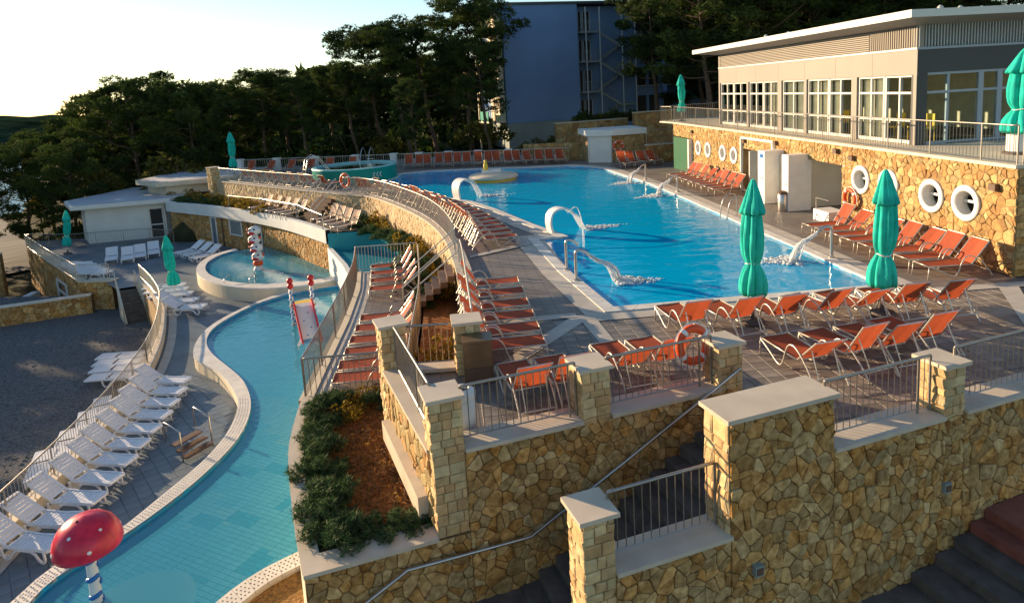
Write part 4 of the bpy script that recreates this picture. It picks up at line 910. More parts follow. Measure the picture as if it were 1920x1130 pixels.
# ochre bed and pale slab below the planter corner
b_ = MB(); b_.prism([(-3.2, 12.4), (-3.6, 12.1), (-3.95, 11.85), (-4.25, 11.45), (-4.5, 11.0), (-4.7, 10.3), (-4.8, 8.3), (-3.2, 8.3), W2(-2.5, -.02), (-2.9, 10.4)], -4.3, ZK-.12); struct(b_.build('ochre_bed', 'ochre_bed'))
b_ = MB(); b_.prism([(-3.55, 8.9), (-2.55, 8.8), (-2.7, 9.4), (-3.1, 10.0)], -4.3, ZK+.15); tag(b_.build('pale_slab', 'marble'), 'pale stone slab at the foot of the planter corner', 'slab')
# ------------------------------------------------------------------ stone wall beside the pool with portholes and doorways
WA, WB = (14.55, 14.95), (15.28, 41.6); LW = math.dist(WA, WB); UW = ((WB[0]-WA[0])/LW, (WB[1]-WA[1])/LW); NW = (-UW[1], UW[0])
wmap = plane_map(WA, UW, NW)
def sY(y): return (y-WA[1])/UW[1]
bl = thing('stone_building', 'long golden stone building with round windows beside the pool', 'building', (WA[0], WA[1], 0))
ports = [(sY(16.61), 1.68, .51), (sY(17.96), 1.68, .51), (sY(19.95), 1.75, .51), (sY(21.44), 1.72, .51), (sY(32.12), 1.6, .44), (sY(33.54), 1.6, .44), (sY(35.63), 1.6, .44), (sY(37.11), 1.58, .44)]
regs = [((0, sY(22.6)), (0, 2.84)), ((sY(22.6), sY(25.4)), (2.1, 2.84)), ((sY(25.4), sY(27.9)), (2.1, 2.84)), ((sY(27.9), sY(31.0)), (2.05, 2.84)), ((sY(31.0), sY(38.1)), (0, 2.84)), ((sY(38.1), LW), (2.05, 2.84))]
pl = []; rng = random.Random(81)
for (s0, s1), (z0, z1) in regs:
    P = [wmap(s, z, d) for d in (-.0, -.35) for s, z in ((s0, z0), (s1, z0), (s1, z1), (s0, z1))]
    hs = [p for p in ports if s0 < p[0] < s1]
    c_ = MB(); c_.add(P, [(7, 6, 5, 4), (3, 7, 4, 0) if 0 else (0, 4, 7, 3), (1, 2, 6, 5), (0, 1, 5, 4), (3, 7, 6, 2)])
    lp = [[(s0, z0), (s1, z0), (s1, z1), (s0, z1)]]+[[(p[0]+(p[2]-.12)*math.cos(k*math.pi/12), p[1]+(p[2]-.12)*math.sin(k*math.pi/12)) for k in range(24)] for p in hs]
    tq = tessellate_polygon([[Vector((x, y, 0)) for x, y in q] for q in lp]); pts = [q for l_ in lp for q in l_]
    c_.add([wmap(s, z, 0) for s, z in pts], [tuple(q) for q in tq]); c_.f = c_.f if hs else c_.f
    if hs: c_.f = [f for f in c_.f if f != (7, 6, 5, 4)]
    c_.build('wall_core', 'mortar_pale', bl)
    for p in cells([(s0, z0), (s1, z0), (s1, z1), (s0, z1)], .22, rng):
        cx = sum(q[0] for q in p)/len(p); cz = sum(q[1] for q in p)/len(p); ok = True
        for (ps, pz, pr_) in ports:
            if math.hypot(cx-ps, cz-pz) < pr_: ok = False; break
            q2 = []
            for (x, y) in p:
                dd = math.hypot(x-ps, y-pz)
                q2.append((x, y) if dd > pr_ else (ps+(x-ps)/max(dd, .01)*pr_, pz+(y-pz)/max(dd, .01)*pr_))
            p = q2
        if ok and abs(area(p)) > .006: pl.append(p)
lay_stones(bl, pl, wmap, 'pale_stone', gap=.011, hmin=.015, hmax=.035, nmax=300, seed=82, key=lambda p: p[0][0])
for ps, pz, R_ in ports:
    def cp(k, r, d): return wmap(ps+r*math.cos(k*math.pi/16), pz+r*math.sin(k*math.pi/16), d)
    b_ = MB(); ring = [(R_, .0), (R_, .06), (R_-.03, .08), (R_-.14, .08), (R_-.17, .05), (R_-.17, -.3)]; V = [cp(k, r, d) for r, d in ring for k in range(32)]
    b_.add(V, [(i*32+k, i*32+(k+1) % 32, (i+1)*32+(k+1) % 32, (i+1)*32+k) for i in range(len(ring)-1) for k in range(32)])
    w_ = b_.build('round_window', 'white_paint', bl, smooth=False)
    MB().add([cp(k, R_-.17, -.24) for k in range(32)], [tuple(range(32))]).build('pane', 'glass', w_)
    MB().bar(wmap(ps-R_+.19, pz+.02, -.2), wmap(ps+R_-.19, pz+.02, -.2), .04, .07).build('glazing_bar', 'white_paint', w_)
# front return of the wall at the corner
lay_stones(bl, rows(0, 3.0, 0, 2.84, .13, .22, .2, .42, rng), plane_map((WA[0]+.02, WA[1]), (1, .0), (0, -1)), 'stone', gap=.008, nmax=120, seed=83, name='block')
MB().box(WA[0]+.02, 24, WA[1]+.002, WA[1]+.35, 0, 2.84).build('front_core', 'mortar', bl)
# rooms behind the doorways
for y0, y1 in ((22.6, 25.4), (27.9, 31.0)):
    b_ = MB(); x0 = 14.75; b_.box(x0+2.6, x0+2.7, y0-.2, y1+.2, 0, 2.6); b_.box(x0, x0+2.6, y0-.15, y0-.05, 0, 2.6); b_.box(x0+.1, x0+2.6, y1+.05, y1+.15, 0, 2.6); b_.box(x0+.1, x0+2.6, y0-.1, y1+.1, 2.55, 2.65); b_.build('room', 'white_plaster', bl)
MB().box(16.2, 16.3, 23.6, 24.55, 0, 2.1).build('inner_door', 'dark', bl); MB().box(16.1, 16.16, 28.6, 29.6, 0, 2.05).build('inner_panel', 'shutter', bl)
MB().box(14.8, 15.9, 30.0, 30.1, 0, 2.0).build('inner_door', 'shutter', bl)
for y0, y1 in ((24.95, 25.45), (26.9, 27.5)): MB().box(13.95, 14.95, y0, y1, 0, 2.32).build('white_fin', 'white_paint', bl)
MB().box(14.6, 14.8, 25.5, 26.9, 0, 2.1).build('inner_panel', 'cream', bl)
for y0, z0 in ((27.2, 2.05), (25.2, 2.0)):
    MB().box(13.93, 13.948, y0-.16, y0+.1, z0-.03, z0+.13).build('sign', 'blue_paint' if y0 > 26 else 'white_plaster', bl); MB().box(13.93, 13.948, y0-.14, y0+.14, 1.05, 1.18).build('notice', 'roof_grey', bl)
MB().box(14.05, 14.75, 22.3, 23.3, 0, .42).build('ramp_wall', 'white_paint', bl)
MB().tube([(14.1, 23.2, .42), (14.1, 23.2, .85), (14.1, 22.4, .85)], .02, 6).build('ramp_rail', 'steel', bl)
# green doorway at the far end
MB().box(15.0, 15.12, 38.3, 40.9, 0, 2.04).build('green_door', 'green_door', bl); MB().box(14.9, 15.25, 38.08, 38.25, 0, 2.04).build('door_frame', 'white_paint', bl)
for y_, z_ in ((30.8, 2.45), (27.6, 2.58), (22.9, 2.62), (21.9, 2.45), (38.0, 2.5), (15.6, 2.28)):
    q = wmap(sY(y_), z_, 0); t = thing('wall_lamp', 'dark square wall lamp on the golden stone wall', 'lamp', (q[0], q[1], z_), 0, 'square lamps on the stone building')
    MB().box(q[0]-.16, q[0]+.0, y_-.11, y_+.11, z_-.09, z_+.09).build('housing', 'brown_metal', t); MB().box(q[0]-.13, q[0]-.02, y_-.08, y_+.08, z_-.1, z_-.09).build('lens', 'white_paint', t)
lamps = [o for o in bpy.data.objects if o.name.startswith('wall_lamp')]
for o, lb in zip(lamps, ('dark wall lamp left of the first doorway', 'dark wall lamp above the white fins', 'dark wall lamp above the second doorway', 'dark wall lamp right of the second doorway', 'dark wall lamp beside the green door', 'dark wall lamp at the right corner of the stone building')): o['label'] = lb
# terrace slab on top
tp = [wmap(0, 0, .08)[:2], wmap(LW, 0, .08)[:2], (15.0, 43.5), (17, 44.5), (40, 44.5), (40, WA[1]-.08)]
MB().prism(tp, 2.84, 2.93).build('terrace_slab', 'cream', bl)
railing([wmap(s, 2.93, -.06) for s in np.arange(LW, .1, -1.0)]+[wmap(.12, 2.93, -.06)], 1.0, 'long terrace railing above the golden stone wall', sp=.13, mat='rail')
railing([(14.75, WA[1]+.08, 2.93), (19, WA[1]+.08, 2.93)], 1.0, 'terrace railing turning the corner at the right edge', sp=.13, mat='rail')
railing([(15.25, 41.8, 2.93), (15.0, 43.3, 2.93), (17, 44.2, 2.93), (22, 44.4, 2.93)], 1.0, 'terrace railing curving away at the far end', sp=.15, mat='rail', single=False)
# ------------------------------------------------------------------ cafe pavilion
CA = (15.95, 20.4); LC = 16.6; CMAP = plane_map(CA, UW, NW); ZT = 2.935
cf = thing('cafe_pavilion', 'beige pavilion with large windows and overhanging roof above the stone wall', 'building', (CA[0], CA[1], ZT))
def cpan(s0, s1, z0, z1, d0, d1, nm, mat, par=None):
    P = [CMAP(s, z, d) for d in (d0, d1) for s, z in ((s0, z0), (s1, z0), (s1, z1), (s0, z1))]
    return MB().add(P, [(0, 1, 2, 3), (7, 6, 5, 4), (0, 4, 5, 1), (1, 5, 6, 2), (2, 6, 7, 3), (3, 7, 4, 0)]).build(nm, mat, par or cf)
ZH = 5.30
def sP(px): return (ONV(px, 200, CA, CMAP(10, 0, 0)[:2])[1]-CA[1])/UW[1]
bays = [(1351, 1401, 2), (1404, 1459, 2), (1466, 1508, 1), (1513, 1597, 2), (1607, 1716, 2)]
bs = [(max(.15, sP(b)), min(LC-.1, sP(a)), k) for a, b, k in bays]
edges = sorted([0]+[v for b in bs for v in b[:2]]+[LC])
for i in range(0, len(edges), 2):
    if edges[i+1]-edges[i] > .02: cpan(edges[i], edges[i+1], ZT, ZH, -.25, .03, 'pier', 'cafe_grey')
pn = 7
for k in range(pn): cpan(LC*k/pn+.006, LC*(k+1)/pn-.006, ZH, 6.12, -.2, .02, 'panel', 'cafe_grey')
cpan(0, LC, 6.13, 6.20, -.2, .05, 'trim', 'window_frame')
cpan(0, LC, 6.2, 6.95, -.2, -.06, 'band', 'cafe_grey')
for k in range(9): cpan(2.6, LC, 6.24+.075*k, 6.275+.075*k, -.06, .02, 'louvre', 'cafe_grey')
for k in range(22): cpan(.05+.115*k, .10+.115*k, 6.22, 6.92, -.06, .02, 'louvre', 'cafe_grey')
rngc = random.Random(9)
for bi, (s0, s1, k) in enumerate(bs):
    for j in range(k):
        a, b = s0+(s1-s0)*j/k+.02, s0+(s1-s0)*(j+1)/k-.02
        wn = cpan(a, b, ZT+.02, ZT+.14, -.14, -.04, 'window', 'window_frame'); fw_ = .07
        for s_ in (a, (a+b)/2-fw_/2, b-fw_): cpan(s_, s_+fw_, ZT+.14, ZH, -.14, -.04, 'mullion', 'window_frame', wn)
        for z_ in (ZH-.07, ZT+1.72, ZT+.78): cpan(a, b, z_, z_+.075, -.13, -.045, 'transom', 'window_frame', wn)
        for h in range(2):
            p0, p1 = (a+fw_, (a+b)/2-fw_/2) if h == 0 else ((a+b)/2+fw_/2, b-fw_)
            for z0, z1 in ((ZT+.14, ZT+.78), (ZT+.86, ZT+1.72), (ZT+1.80, ZH-.07)):
                P = [CMAP(s, z, -.09) for s, z in ((p0, z0), (p1, z0), (p1, z1), (p0, z1))]; MB().add(P, [(0, 1, 2, 3)]).build('pane', 'glass', wn)
            if rngc.random() < .8 and not (bi == 4 and j == 0):
                c_ = MB(); n_ = 14; x = np.linspace(p0+rngc.uniform(0, .25)*(p1-p0), p1, n_); c_.ribbon([CMAP(s, ZT+.05, -.24+.04*(-1)**i) for i, s in enumerate(x)], [CMAP(s, ZH-.1, -.24+.04*(-1)**i) for i, s in enumerate(x)]); c_.build('curtain', 'curtain', wn)
# shaded gable facing the camera
GX = [15.97, 17.05, 18.3, 19.0, 19.7, 20.4, 21.6, 23, 24.4, 25.8]; yF = CA[1]
def gpan(x0, x1, z0, z1, y0, y1, nm, mat, par=None): return MB().box(x0, x1, yF+y0, yF+y1, z0, z1).build(nm, mat, par or cf)
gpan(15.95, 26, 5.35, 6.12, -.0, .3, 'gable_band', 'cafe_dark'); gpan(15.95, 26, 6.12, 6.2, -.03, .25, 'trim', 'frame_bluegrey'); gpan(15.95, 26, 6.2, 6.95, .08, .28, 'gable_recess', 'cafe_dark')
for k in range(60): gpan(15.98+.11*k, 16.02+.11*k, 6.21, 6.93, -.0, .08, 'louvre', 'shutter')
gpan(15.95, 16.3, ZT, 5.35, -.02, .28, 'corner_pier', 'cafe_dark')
for i, (x0, x1) in enumerate(zip(GX[1:], GX[2:])):
    wn = gpan(x0, x1, ZT, ZT+.1, .02, .12, 'window' if i != 1 else 'glass_door', 'frame_bluegrey')
    for x in (x0, x1-.09): gpan(x, x+.09, ZT+.1, 5.35, .02, .12, 'mullion', 'frame_bluegrey', wn)
    for z_ in (5.27, 4.65): gpan(x0+.09, x1-.09, z_, z_+.08, .025, .115, 'transom', 'frame_bluegrey', wn)
    for z0, z1 in ((ZT+.1, 4.65), (4.73, 5.27)): gpan(x0+.09, x1-.09, z0, z1, .06, .068, 'pane', 'glass', wn)
    gpan(x0+.02, x1-.02, ZT+.0, ZT+.02, .02, .1, 'threshold', 'frame_bluegrey', wn)
wn = gpan(16.3, 17.05, ZT, ZT+.1, .02, .12, 'window', 'frame_bluegrey'); gpan(16.3, 17.05, ZT+.1, 5.35, .06, .07, 'pane', 'glass', wn)
for z_ in (5.27, 4.65): gpan(16.3, 17.05, z_, z_+.08, .025, .115, 'transom', 'frame_bluegrey', wn)
b_ = MB(); b_.box(16.4, 26, 21.0, 36.9, ZT, ZT+.01); b_.build('interior_floor', 'interior', cf)
b_ = MB(); b_.box(22.0, 22.1, 20.8, 36.9, ZT, 6.9); b_.build('interior_wall', 'curtain', cf)
b_ = MB(); b_.box(16.5, 26, 20.8, 36.9, 5.5, 5.6); b_.build('interior_ceiling', 'white_plaster', cf)
b_ = MB(); b_.box(16.4, 26, 36.9, 37.05, ZT, 6.9); b_.build('end_wall', 'cafe_grey', cf)
# roof with overhang
e0 = [CMAP(-1.0, 0, 1.0)[:2], CMAP(LC+1.6, 0, 1.0)[:2], (27, 39.2), (27, CA[1]-1.0)]
rf = MB().prism(e0, 7.10, 7.34).build('roof', 'window_frame', cf)
i0 = [CMAP(0, 0, .05)[:2], CMAP(LC, 0, .05)[:2], (26.5, 37.1), (26.5, CA[1])]
b_ = MB(); b_.ribbon([(x, y, 7.10) for x, y in e0], [(x, y, 6.92) for x, y in i0], True); b_.build('soffit', 'cafe_grey', rf)
for x, y in ((18, 22), (19.2, 22.5), (20.5, 23), (22.3, 24), (17.2, 33), (17.6, 31.5)): MB().lathe([(.04, 0), (.04, .24), (.11, .28), (.04, .36), (0.001, .37)], 10, (x, y, 7.33)).build('roof_vent', 'shutter', rf, smooth=True)
# yellow chairs seen through the last windows
for k, (s_, d_) in enumerate(((.9, -1.0), (1.7, -1.3), (2.3, -.9), (5.9, -1.0))):
    q = CMAP(s_, ZT, d_); t = thing('yellow_chair', ('yellow chair behind the window nearest the corner', 'yellow chair behind the second pane from the corner', 'yellow chair behind the corner window, farther along', 'yellow chair behind the middle windows')[k], 'chair', q, 0, 'yellow chairs inside the pavilion')
    MB().box(q[0]-.22, q[0]+.22, q[1]-.22, q[1]+.22, ZT+.45, ZT+.5).build('seat', 'yellow_paint', t); MB().box(q[0]+.18, q[0]+.22, q[1]-.22, q[1]+.22, ZT+.5, ZT+.98).build('backrest', 'yellow_paint', t)
    for a in (-.2, .2):
        for b in (-.2, .2): MB().tube([(q[0]+a, q[1]+b, ZT), (q[0]+a, q[1]+b, ZT+.46)], .015, 5).build('leg', 'yellow_paint', t)
# ------------------------------------------------------------------ far end of the pool: fence, piers, shed
fA, fB = (-17.8, 58.3), (10.0, 49.4); lf_ = math.dist(fA, fB); uf = ((fB[0]-fA[0])/lf_, (fB[1]-fA[1])/lf_)
def fp(f): return (fA[0]+(fB[0]-fA[0])*f, fA[1]+(fB[1]-fA[1])*f)
fs = [0.02, .14, .26, .385, .50, .575, .66, .745, .83]
fq = [fp(f) for f in fs]
for i, c in enumerate(fq):
    t = thing('fence_pier', ORDW[i]+' white pier from the left in the fence behind the far loungers', 'pillar', (*c, -.1), 0, 'white piers of the far fence')
    b_ = MB(); b_.obox(c, uf, .5, .4, -.4, 1.0); b_.build('shaft', 'white_plaster', t); b_ = MB(); b_.obox(c, uf, .6, .5, 1.0, 1.08); b_.build('cap', 'white_paint', t)
for i, (a, b) in enumerate(zip(fq, fq[1:])):
    a = Vector(a).lerp(Vector(b), .03); b = Vector(a).lerp(Vector(b), .97)
    railing([(a.x, a.y, 0), (b.x, b.y, 0)], 1.0, ORDW[i]+' fence section from the left behind the far loungers', 'far fence sections', sp=.2, single=False, mat='rail_pale', post=2.5)
railing([(*fp(.845), 0), (*fp(.99), 0)], 1.0, 'last fence section by the stone wall behind the far loungers', 'far fence sections', sp=.2, single=False, mat='rail_pale', post=2.5)
rubble('garden_wall', 'low stone wall behind the rightmost far loungers', (6.4, 50.9), (10.9, 49.4), -.3, 1.35, sp=.34, nmax=80, seed=91, mat='pale_stone', core='mortar')
shp = [(10.75, 47.2), (12.35, 46.3), (14.9, 46.6), (14.9, 50), (10.9, 50)]
sh = thing('pump_house', 'small white flat roofed hut with stone side at the far pool end', 'building', (11.5, 47, 0))
MB().prism(shp, -.2, 1.95, cap=False).build('wall', 'mortar_pale', sh); MB().prism([(10.6, 46.95), (12.4, 46.05), (15.0, 46.35), (15.0, 50.2), (10.7, 50.2)], 1.95, 2.35).build('roof', 'white_plaster', sh)
opening(sh, shp[0], shp[1], .04, .97, 0, 1.93, 'door', pane='white_plaster', mull=False)
lay_stones(sh, cells([(0, 0), (2.5, 0), (2.5, 1.93), (0, 1.93)], .32, random.Random(4)), plane_map(shp[1], (.993, .117), (.117, -.993)), 'pale_stone', gap=.014, seed=92)
rubble('garden_wall', 'stone wall with a dark grille behind the four far right loungers', (14.4, 44.6), (18.5, 44.9), -.2, 1.2, sp=.34, nmax=80, seed=93, mat='pale_stone', core='mortar', cap='marble')
railing([(14.5, 44.9, 1.27), (18.4, 45.2, 1.27)], 1.0, 'dark grille on the stone wall behind the four far right loungers', sp=.16, single=False, mat='rail')
rubble('garden_wall', 'rising stone garden wall below the hotel hedge', (9.8, 54.5), (16.5, 56.2), 0, 2.6, sp=.42, nmax=90, seed=94, mat='pale_stone', core='mortar', cap='marble')
rubble('garden_wall', 'upper stone garden wall beside the hotel stairs', (16.0, 52.5), (20.5, 53.5), .5, 3.2, sp=.42, nmax=90, seed=95, mat='pale_stone', core='mortar', cap='marble')
# ------------------------------------------------------------------ hotel block
HA = (6.9, 66.); uh = (.985, .174); nh_ = (uh[1], -uh[0])
def HP(s, z, d): return (HA[0]+uh[0]*s+nh_[0]*d, HA[1]+uh[1]*s+nh_[1]*d, z)
ho = thing('hotel_block', 'tall blue grey hotel block with outside stairs behind the pines', 'building', (HA[0], HA[1], 0))
def hbox(s0, s1, z0, z1, d0, d1, nm, mat, par=None):
    P = [HP(s, z, d) for d in (d0, d1) for s, z in ((s0, z0), (s1, z0), (s1, z1), (s0, z1))]
    return MB().add(P, [(0, 1, 2, 3)[::-1], (7, 6, 5, 4)[::-1], (0, 4, 5, 1)[::-1], (1, 5, 6, 2)[::-1], (2, 6, 7, 3)[::-1], (3, 7, 4, 0)[::-1]]).build(nm, mat, par or ho)
hbox(0, 8.0, 2.3, 14.0, -10, 0, 'main_wall', 'hotel_blue'); hbox(.05, 7.95, -.3, 2.3, -9.9, -.06, 'base_wall', 'hotel_base')
hbox(8.0, 18.5, -.3, 13.9, -10, -1.4, 'rear_wall', 'hotel_blue'); hbox(-.15, 18.6, 14.0, 14.25, -10.2, .15, 'roof', 'cafe_dark')
hbox(-2.1, -.02, 13.4, 13.98, -9.9, -.3, 'balcony_roof', 'hotel_blue')
fz = [2.0, 5.1, 8.2, 11.2]
for k, z in enumerate(fz):
    for j, s_ in enumerate((8.15, 9.1)):
        w_ = hbox(s_, s_+.85, z, z+2.15, -1.38, -1.34, 'window' if j == 0 else 'door', 'dark'); 
        for a, b in ((s_, s_+.09), (s_+.76, s_+.85), (s_+.4, s_+.46)): hbox(a, b, z, z+2.15, -1.34, -1.28, 'frame', 'shutter', w_)
    if k: 
        hbox(8.1, 10.2, z-.18, z, -1.36, .55, 'landing', 'hotel_base')
        b_ = MB()
        for s_ in np.arange(8.15, 10.2, .22): b_.tube([HP(s_, z, .5), HP(s_, z+1.0, .5)], .018, 4)
        b_.tube([HP(8.1, z+1.0, .5), HP(10.2, z+1.0, .5)], .03, 5); b_.build('landing_railing', 'hotel_base', ho)
    zl = z-1.5 if k else None
    if k:
        hbox(12.7, 14.2, zl-.15, zl, -1.36, .55, 'half_landing', 'hotel_base')
        for (sa, za, sb_, zb, d_) in ((10.2, z, 12.7, zl, .3), (12.7, zl, 10.2, z-3.05, -.8)):
            f_ = MB(); f_.bar(HP(sa, za-.15, d_), HP(sb_, zb-.15, d_), .12, .26); f_.build('flight', 'hotel_base', ho)
            r_ = MB(); r_.tube([HP(sa, za+.95, d_), HP(sb_, zb+.95, d_)], .03, 5)
            for q in np.linspace(0, 1, 9): r_.tube([HP(sa+(sb_-sa)*q, za+(zb-za)*q, d_), HP(sa+(sb_-sa)*q, za+(zb-za)*q+.95, d_)], .016, 4)
            r_.build('flight_railing', 'hotel_base', ho)
for s_ in (9.9-1.2, 10.25, 12.75, 14.25): MB().tube([HP(s_, -.2, .5), HP(s_, 13.6, .5)], .07, 8).build('stair_post', 'shutter', ho)
for k, z in enumerate((2.6, 5.6, 8.6, 11.4)):            # balconies on the sunlit left end and on the right
    hbox(-1.9, -.02, z-.18, z, -4.0, -.4, 'balcony_slab', 'cream'); hbox(-1.9, -1.82, z, z+1.0, -4.0, -.4, 'balcony_panel', 'teal_green')
    b_ = MB()
    for s_ in np.arange(-1.85, 0, .2): b_.tube([HP(s_, z, -.45), HP(s_, z+1.0, -.45)], .02, 4)
    b_.tube([HP(-1.9, z+1, -.45), HP(0, z+1, -.45)], .03, 5); b_.build('balcony_railing', 'teal_green', ho)
    hbox(-.6, -.03, z, z+2.6, -4, -.5, 'lit_jamb', 'cream')
    for j in range(3):
        s_ = 15.2+1.5*j if j < 2 else 18.5
        o_ = hbox(s_, s_+1.1, z-.2, z+1.7, -1.37, -1.33, 'window', 'dark'); hbox(s_-.05, s_+1.15, z-.3, z-.2, -1.38, -1.2, 'sill', 'shutter', o_)
hbox(-2.0, -1.85, -.3, 13.4, -4.1, -3.9, 'balcony_post', 'cream')
b2_ = thing('hotel_wing', 'dark distant hotel wing with balconies behind the right pines', 'building', (30, 74, 0))
MB().box(26.5, 46, 74, 84, -.5, 12).build('wall', 'hotel_blue', b2_)
for k in range(4):
    for j in range(4):
        x = 27.5+4.4*j; z = .8+2.9*k; MB().box(x, x+3, 73.2, 74, z-.15, z).build('balcony_slab', 'hotel_base', b2_); MB().box(x, x+3, 73.2, 73.26, z, z+.9).build('balcony_panel', 'turquoise', b2_); MB().box(x+.4, x+2.4, 73.95, 73.99, z, z+2.1).build('window', 'dark', b2_)
# ------------------------------------------------------------------ sun loungers
def bez(pts, n=3):
    P = [Vector(p) for p in pts]
    for _ in range(n):
        Q = [P[0]]
        for a, b in zip(P, P[1:]): Q += [a.lerp(b, .25), a.lerp(b, .75)]
        P = Q+[P[-1]]
    return P
def sling_parts(sl, back=52):
    """metal lounger with fabric sling, foot end at x=0, head towards +x"""
    ca, sa = math.cos(math.radians(back)), math.sin(math.radians(back)); hx, hz = 1.18, .34; bl_ = .76; parts = []
    s = MB(); n = 7; top = []; 
    xs_ = np.linspace(.03, hx, n); zc = [.36-.02*math.sin(math.pi*i/(n-1)) for i in range(n)]
    s.ribbon([(x, -.29, z) for x, z in zip(xs_, zc)], [(x, 0, z-.012) for x, z in zip(xs_, zc)]); s.ribbon([(x, 0, z-.012) for x, z in zip(xs_, zc)], [(x, .29, z) for x, z in zip(xs_, zc)])
    parts.append(('seat_sling', s.mesh('seat_sling', sl, smooth=True)))
    b = MB(); ts = np.linspace(.02, bl_, 5); pt = [(hx+t*ca, hz+.02+t*sa) for t in ts]
    for y0, y1 in ((-.29, 0), (0, .29)):
        f = lambda y, x, z: (x+(.02*sa if y == 0 else 0), y, z-(.02*ca if y == 0 else 0))
        b.ribbon([f(y0, x, z) for x, z in pt], [f(y1, x, z) for x, z in pt])
    parts.append(('back_sling', b.mesh('back_sling', sl, smooth=True)))
    fr = MB(); 
    for y in (-.31, .31): fr.tube([(.02, y, .36), (hx+.02, y, hz+.01)], .016, 5)
    fr.tube([(.02, -.31, .36), (.02, .31, .36)], .016, 5); fr.tube([(hx, -.31, hz), (hx, .31, hz)], .014, 5); parts.append(('seat_frame', fr.mesh('seat_frame', 'frame_metal', smooth=True)))
    bf = MB(); bf.tube([(hx, -.305, hz), (hx+bl_*ca, -.305, hz+bl_*sa), (hx+bl_*ca, .305, hz+bl_*sa), (hx, .305, hz)], .016, 5); parts.append(('back_frame', bf.mesh('back_frame', 'frame_metal')))
    sp = MB()
    for y in (-.22, .22): sp.tube([(hx+.42*ca, y, hz+.42*sa), (hx+.50, y, .16)], .011, 5)
    sp.tube([(hx+.50, -.3, .16), (hx+.50, .3, .16)], .012, 5); parts.append(('back_support', sp.mesh('back_support', 'frame_metal')))
    side = bez([(.06, 0, .35), (.40, 0, .20), (.62, 0, .06), (.78, 0, .07), (.92, 0, .52), (1.10, 0, .62), (1.34, 0, .50), (1.62, 0, .22), (1.76, 0, 0)], 2)
    for y in (-.335, .335): parts.append(('side_frame', MB().tube([(p.x, y, p.z) for p in side], .017, 5).mesh('side_frame', 'frame_metal', smooth=True)))
    for y in (-.31, .31): parts.append(('front_leg', MB().tube([(.03, y, .36), (.015, y, .18), (.0, y, 0)], .016, 5).mesh('front_leg', 'frame_metal', smooth=True)))
    return parts
LG = {'o': sling_parts('sling'), 'oa': sling_parts('sling', 44), 'ob': sling_parts('sling', 58), 'o2': sling_parts('sling', 62), 'o2a': sling_parts('sling', 54), 'o2b': sling_parts('sling', 68), 'p': sling_parts('sling_sunwashed', 60)}
def white_parts(slats=True, flat=False):
    parts = []; hx = 1.15; ba = math.radians(0 if flat else 33); ca, sa = math.cos(ba), math.sin(ba)
    def sm(w_, l_, h): m = MB(); e = .008; m.box(0, l_, -w_/2, w_/2, 0, h); return m
    seat = MB(); 
    for k in range(10):
        x = .04+.108*k; z = .315-.02*math.sin(math.pi*k/9); m = MB().box(x, x+.088, -.30, .30, z, z+.018)
        if slats: parts.append(('seat_slat', m.mesh('seat_slat', 'white_plastic')))
        else: seat.add(m.v, m.f)
    bk_ = MB()
    for k in range(7):
        t0, t1 = .05+.105*k, .05+.105*k+.085; m = MB(); V = []
        for y in (-.30, .30):
            for t, d in ((t0, 0), (t1, 0), (t1, .018), (t0, .018)): V.append((hx+t*ca-d*sa, y, .33+t*sa+d*ca))
        m.add(V, [(0, 1, 2, 3), (7, 6, 5, 4), (0, 4, 5, 1), (1, 5, 6, 2), (2, 6, 7, 3), (3, 7, 4, 0)])
        if slats: parts.append(('back_slat', m.mesh('back_slat', 'white_plastic')))
        else: bk_.add(m.v, m.f)
    if not slats: parts += [('seat', seat.mesh('seat', 'white_plastic')), ('backrest', bk_.mesh('backrest', 'white_plastic'))]
    for y in (-.33, .33):
        f = MB(); pth_ = [(.0, y, .30), (.3, y, .315), (.65, y, .29), (1.0, y, .31), (1.22, y, .32)]
        for a, b in zip(pth_, pth_[1:]): f.bar(a, b, .045, .075)
        parts.append(('side_rail', f.mesh('side_rail', 'white_plastic')))
        f = MB(); f.bar((hx, y*.97, .32), (hx+.84*ca, y*.97, .32+.84*sa), .05, .06); parts.append(('back_rail', f.mesh('back_rail', 'white_plastic')))
        f = MB(); ar = bez([(.12, y, .28), (.10, y, .02), (.24, y, .02), (.40, y, .26), (.62, y, .27), (.9, y, .26), (1.08, y, .02), (1.24, y, .02), (1.30, y, .28)], 1)
        for a, b in zip(ar, ar[1:]): f.bar(a, b, .05, .045)
        parts.append(('leg_frame', f.mesh('leg_frame', 'white_plastic')))
    f = MB(); f.bar((hx+.84*ca, -.33, .32+.84*sa), (hx+.84*ca, .33, .32+.84*sa), .06, .05); parts.append(('end_bar', f.mesh('end_bar', 'white_plastic'))); f = MB(); f.bar((.0, -.33, .30), (.0, .33, .30), .06, .05); parts.append(('end_bar', f.mesh('end_bar', 'white_plastic')))
    if not flat:
        for y in (-.27, .27):
            f = MB(); f.bar((hx+.55*ca, y, .30+.55*sa), (hx+.62, y, .06), .03, .03); f.bar((hx, y, .06), (hx+.7, y, .06), .04, .04); parts.append(('back_support', f.mesh('back_support', 'white_plastic')))
    return parts
LG['w'] = white_parts(True); LG['wf'] = white_parts(False); LG['wl'] = white_parts(False, True)
def lounger(kind, x, y, z, rz, label, group, sc=1.0):
    t = thing('sun_lounger', label, 'lounger', (x, y, z), rz, group); ORG[t.name] = (0, 0, 0)
    if sc != 1.0: t.scale = sc
    if kind in ('o', 'o2'): kind += rlv.choice(['', '', 'a', 'b'])
    for nm, me in LG[kind]: put(nm, me, t)
    return t
rlv = random.Random(17)
rl = random.Random(3)
D2 = math.radians
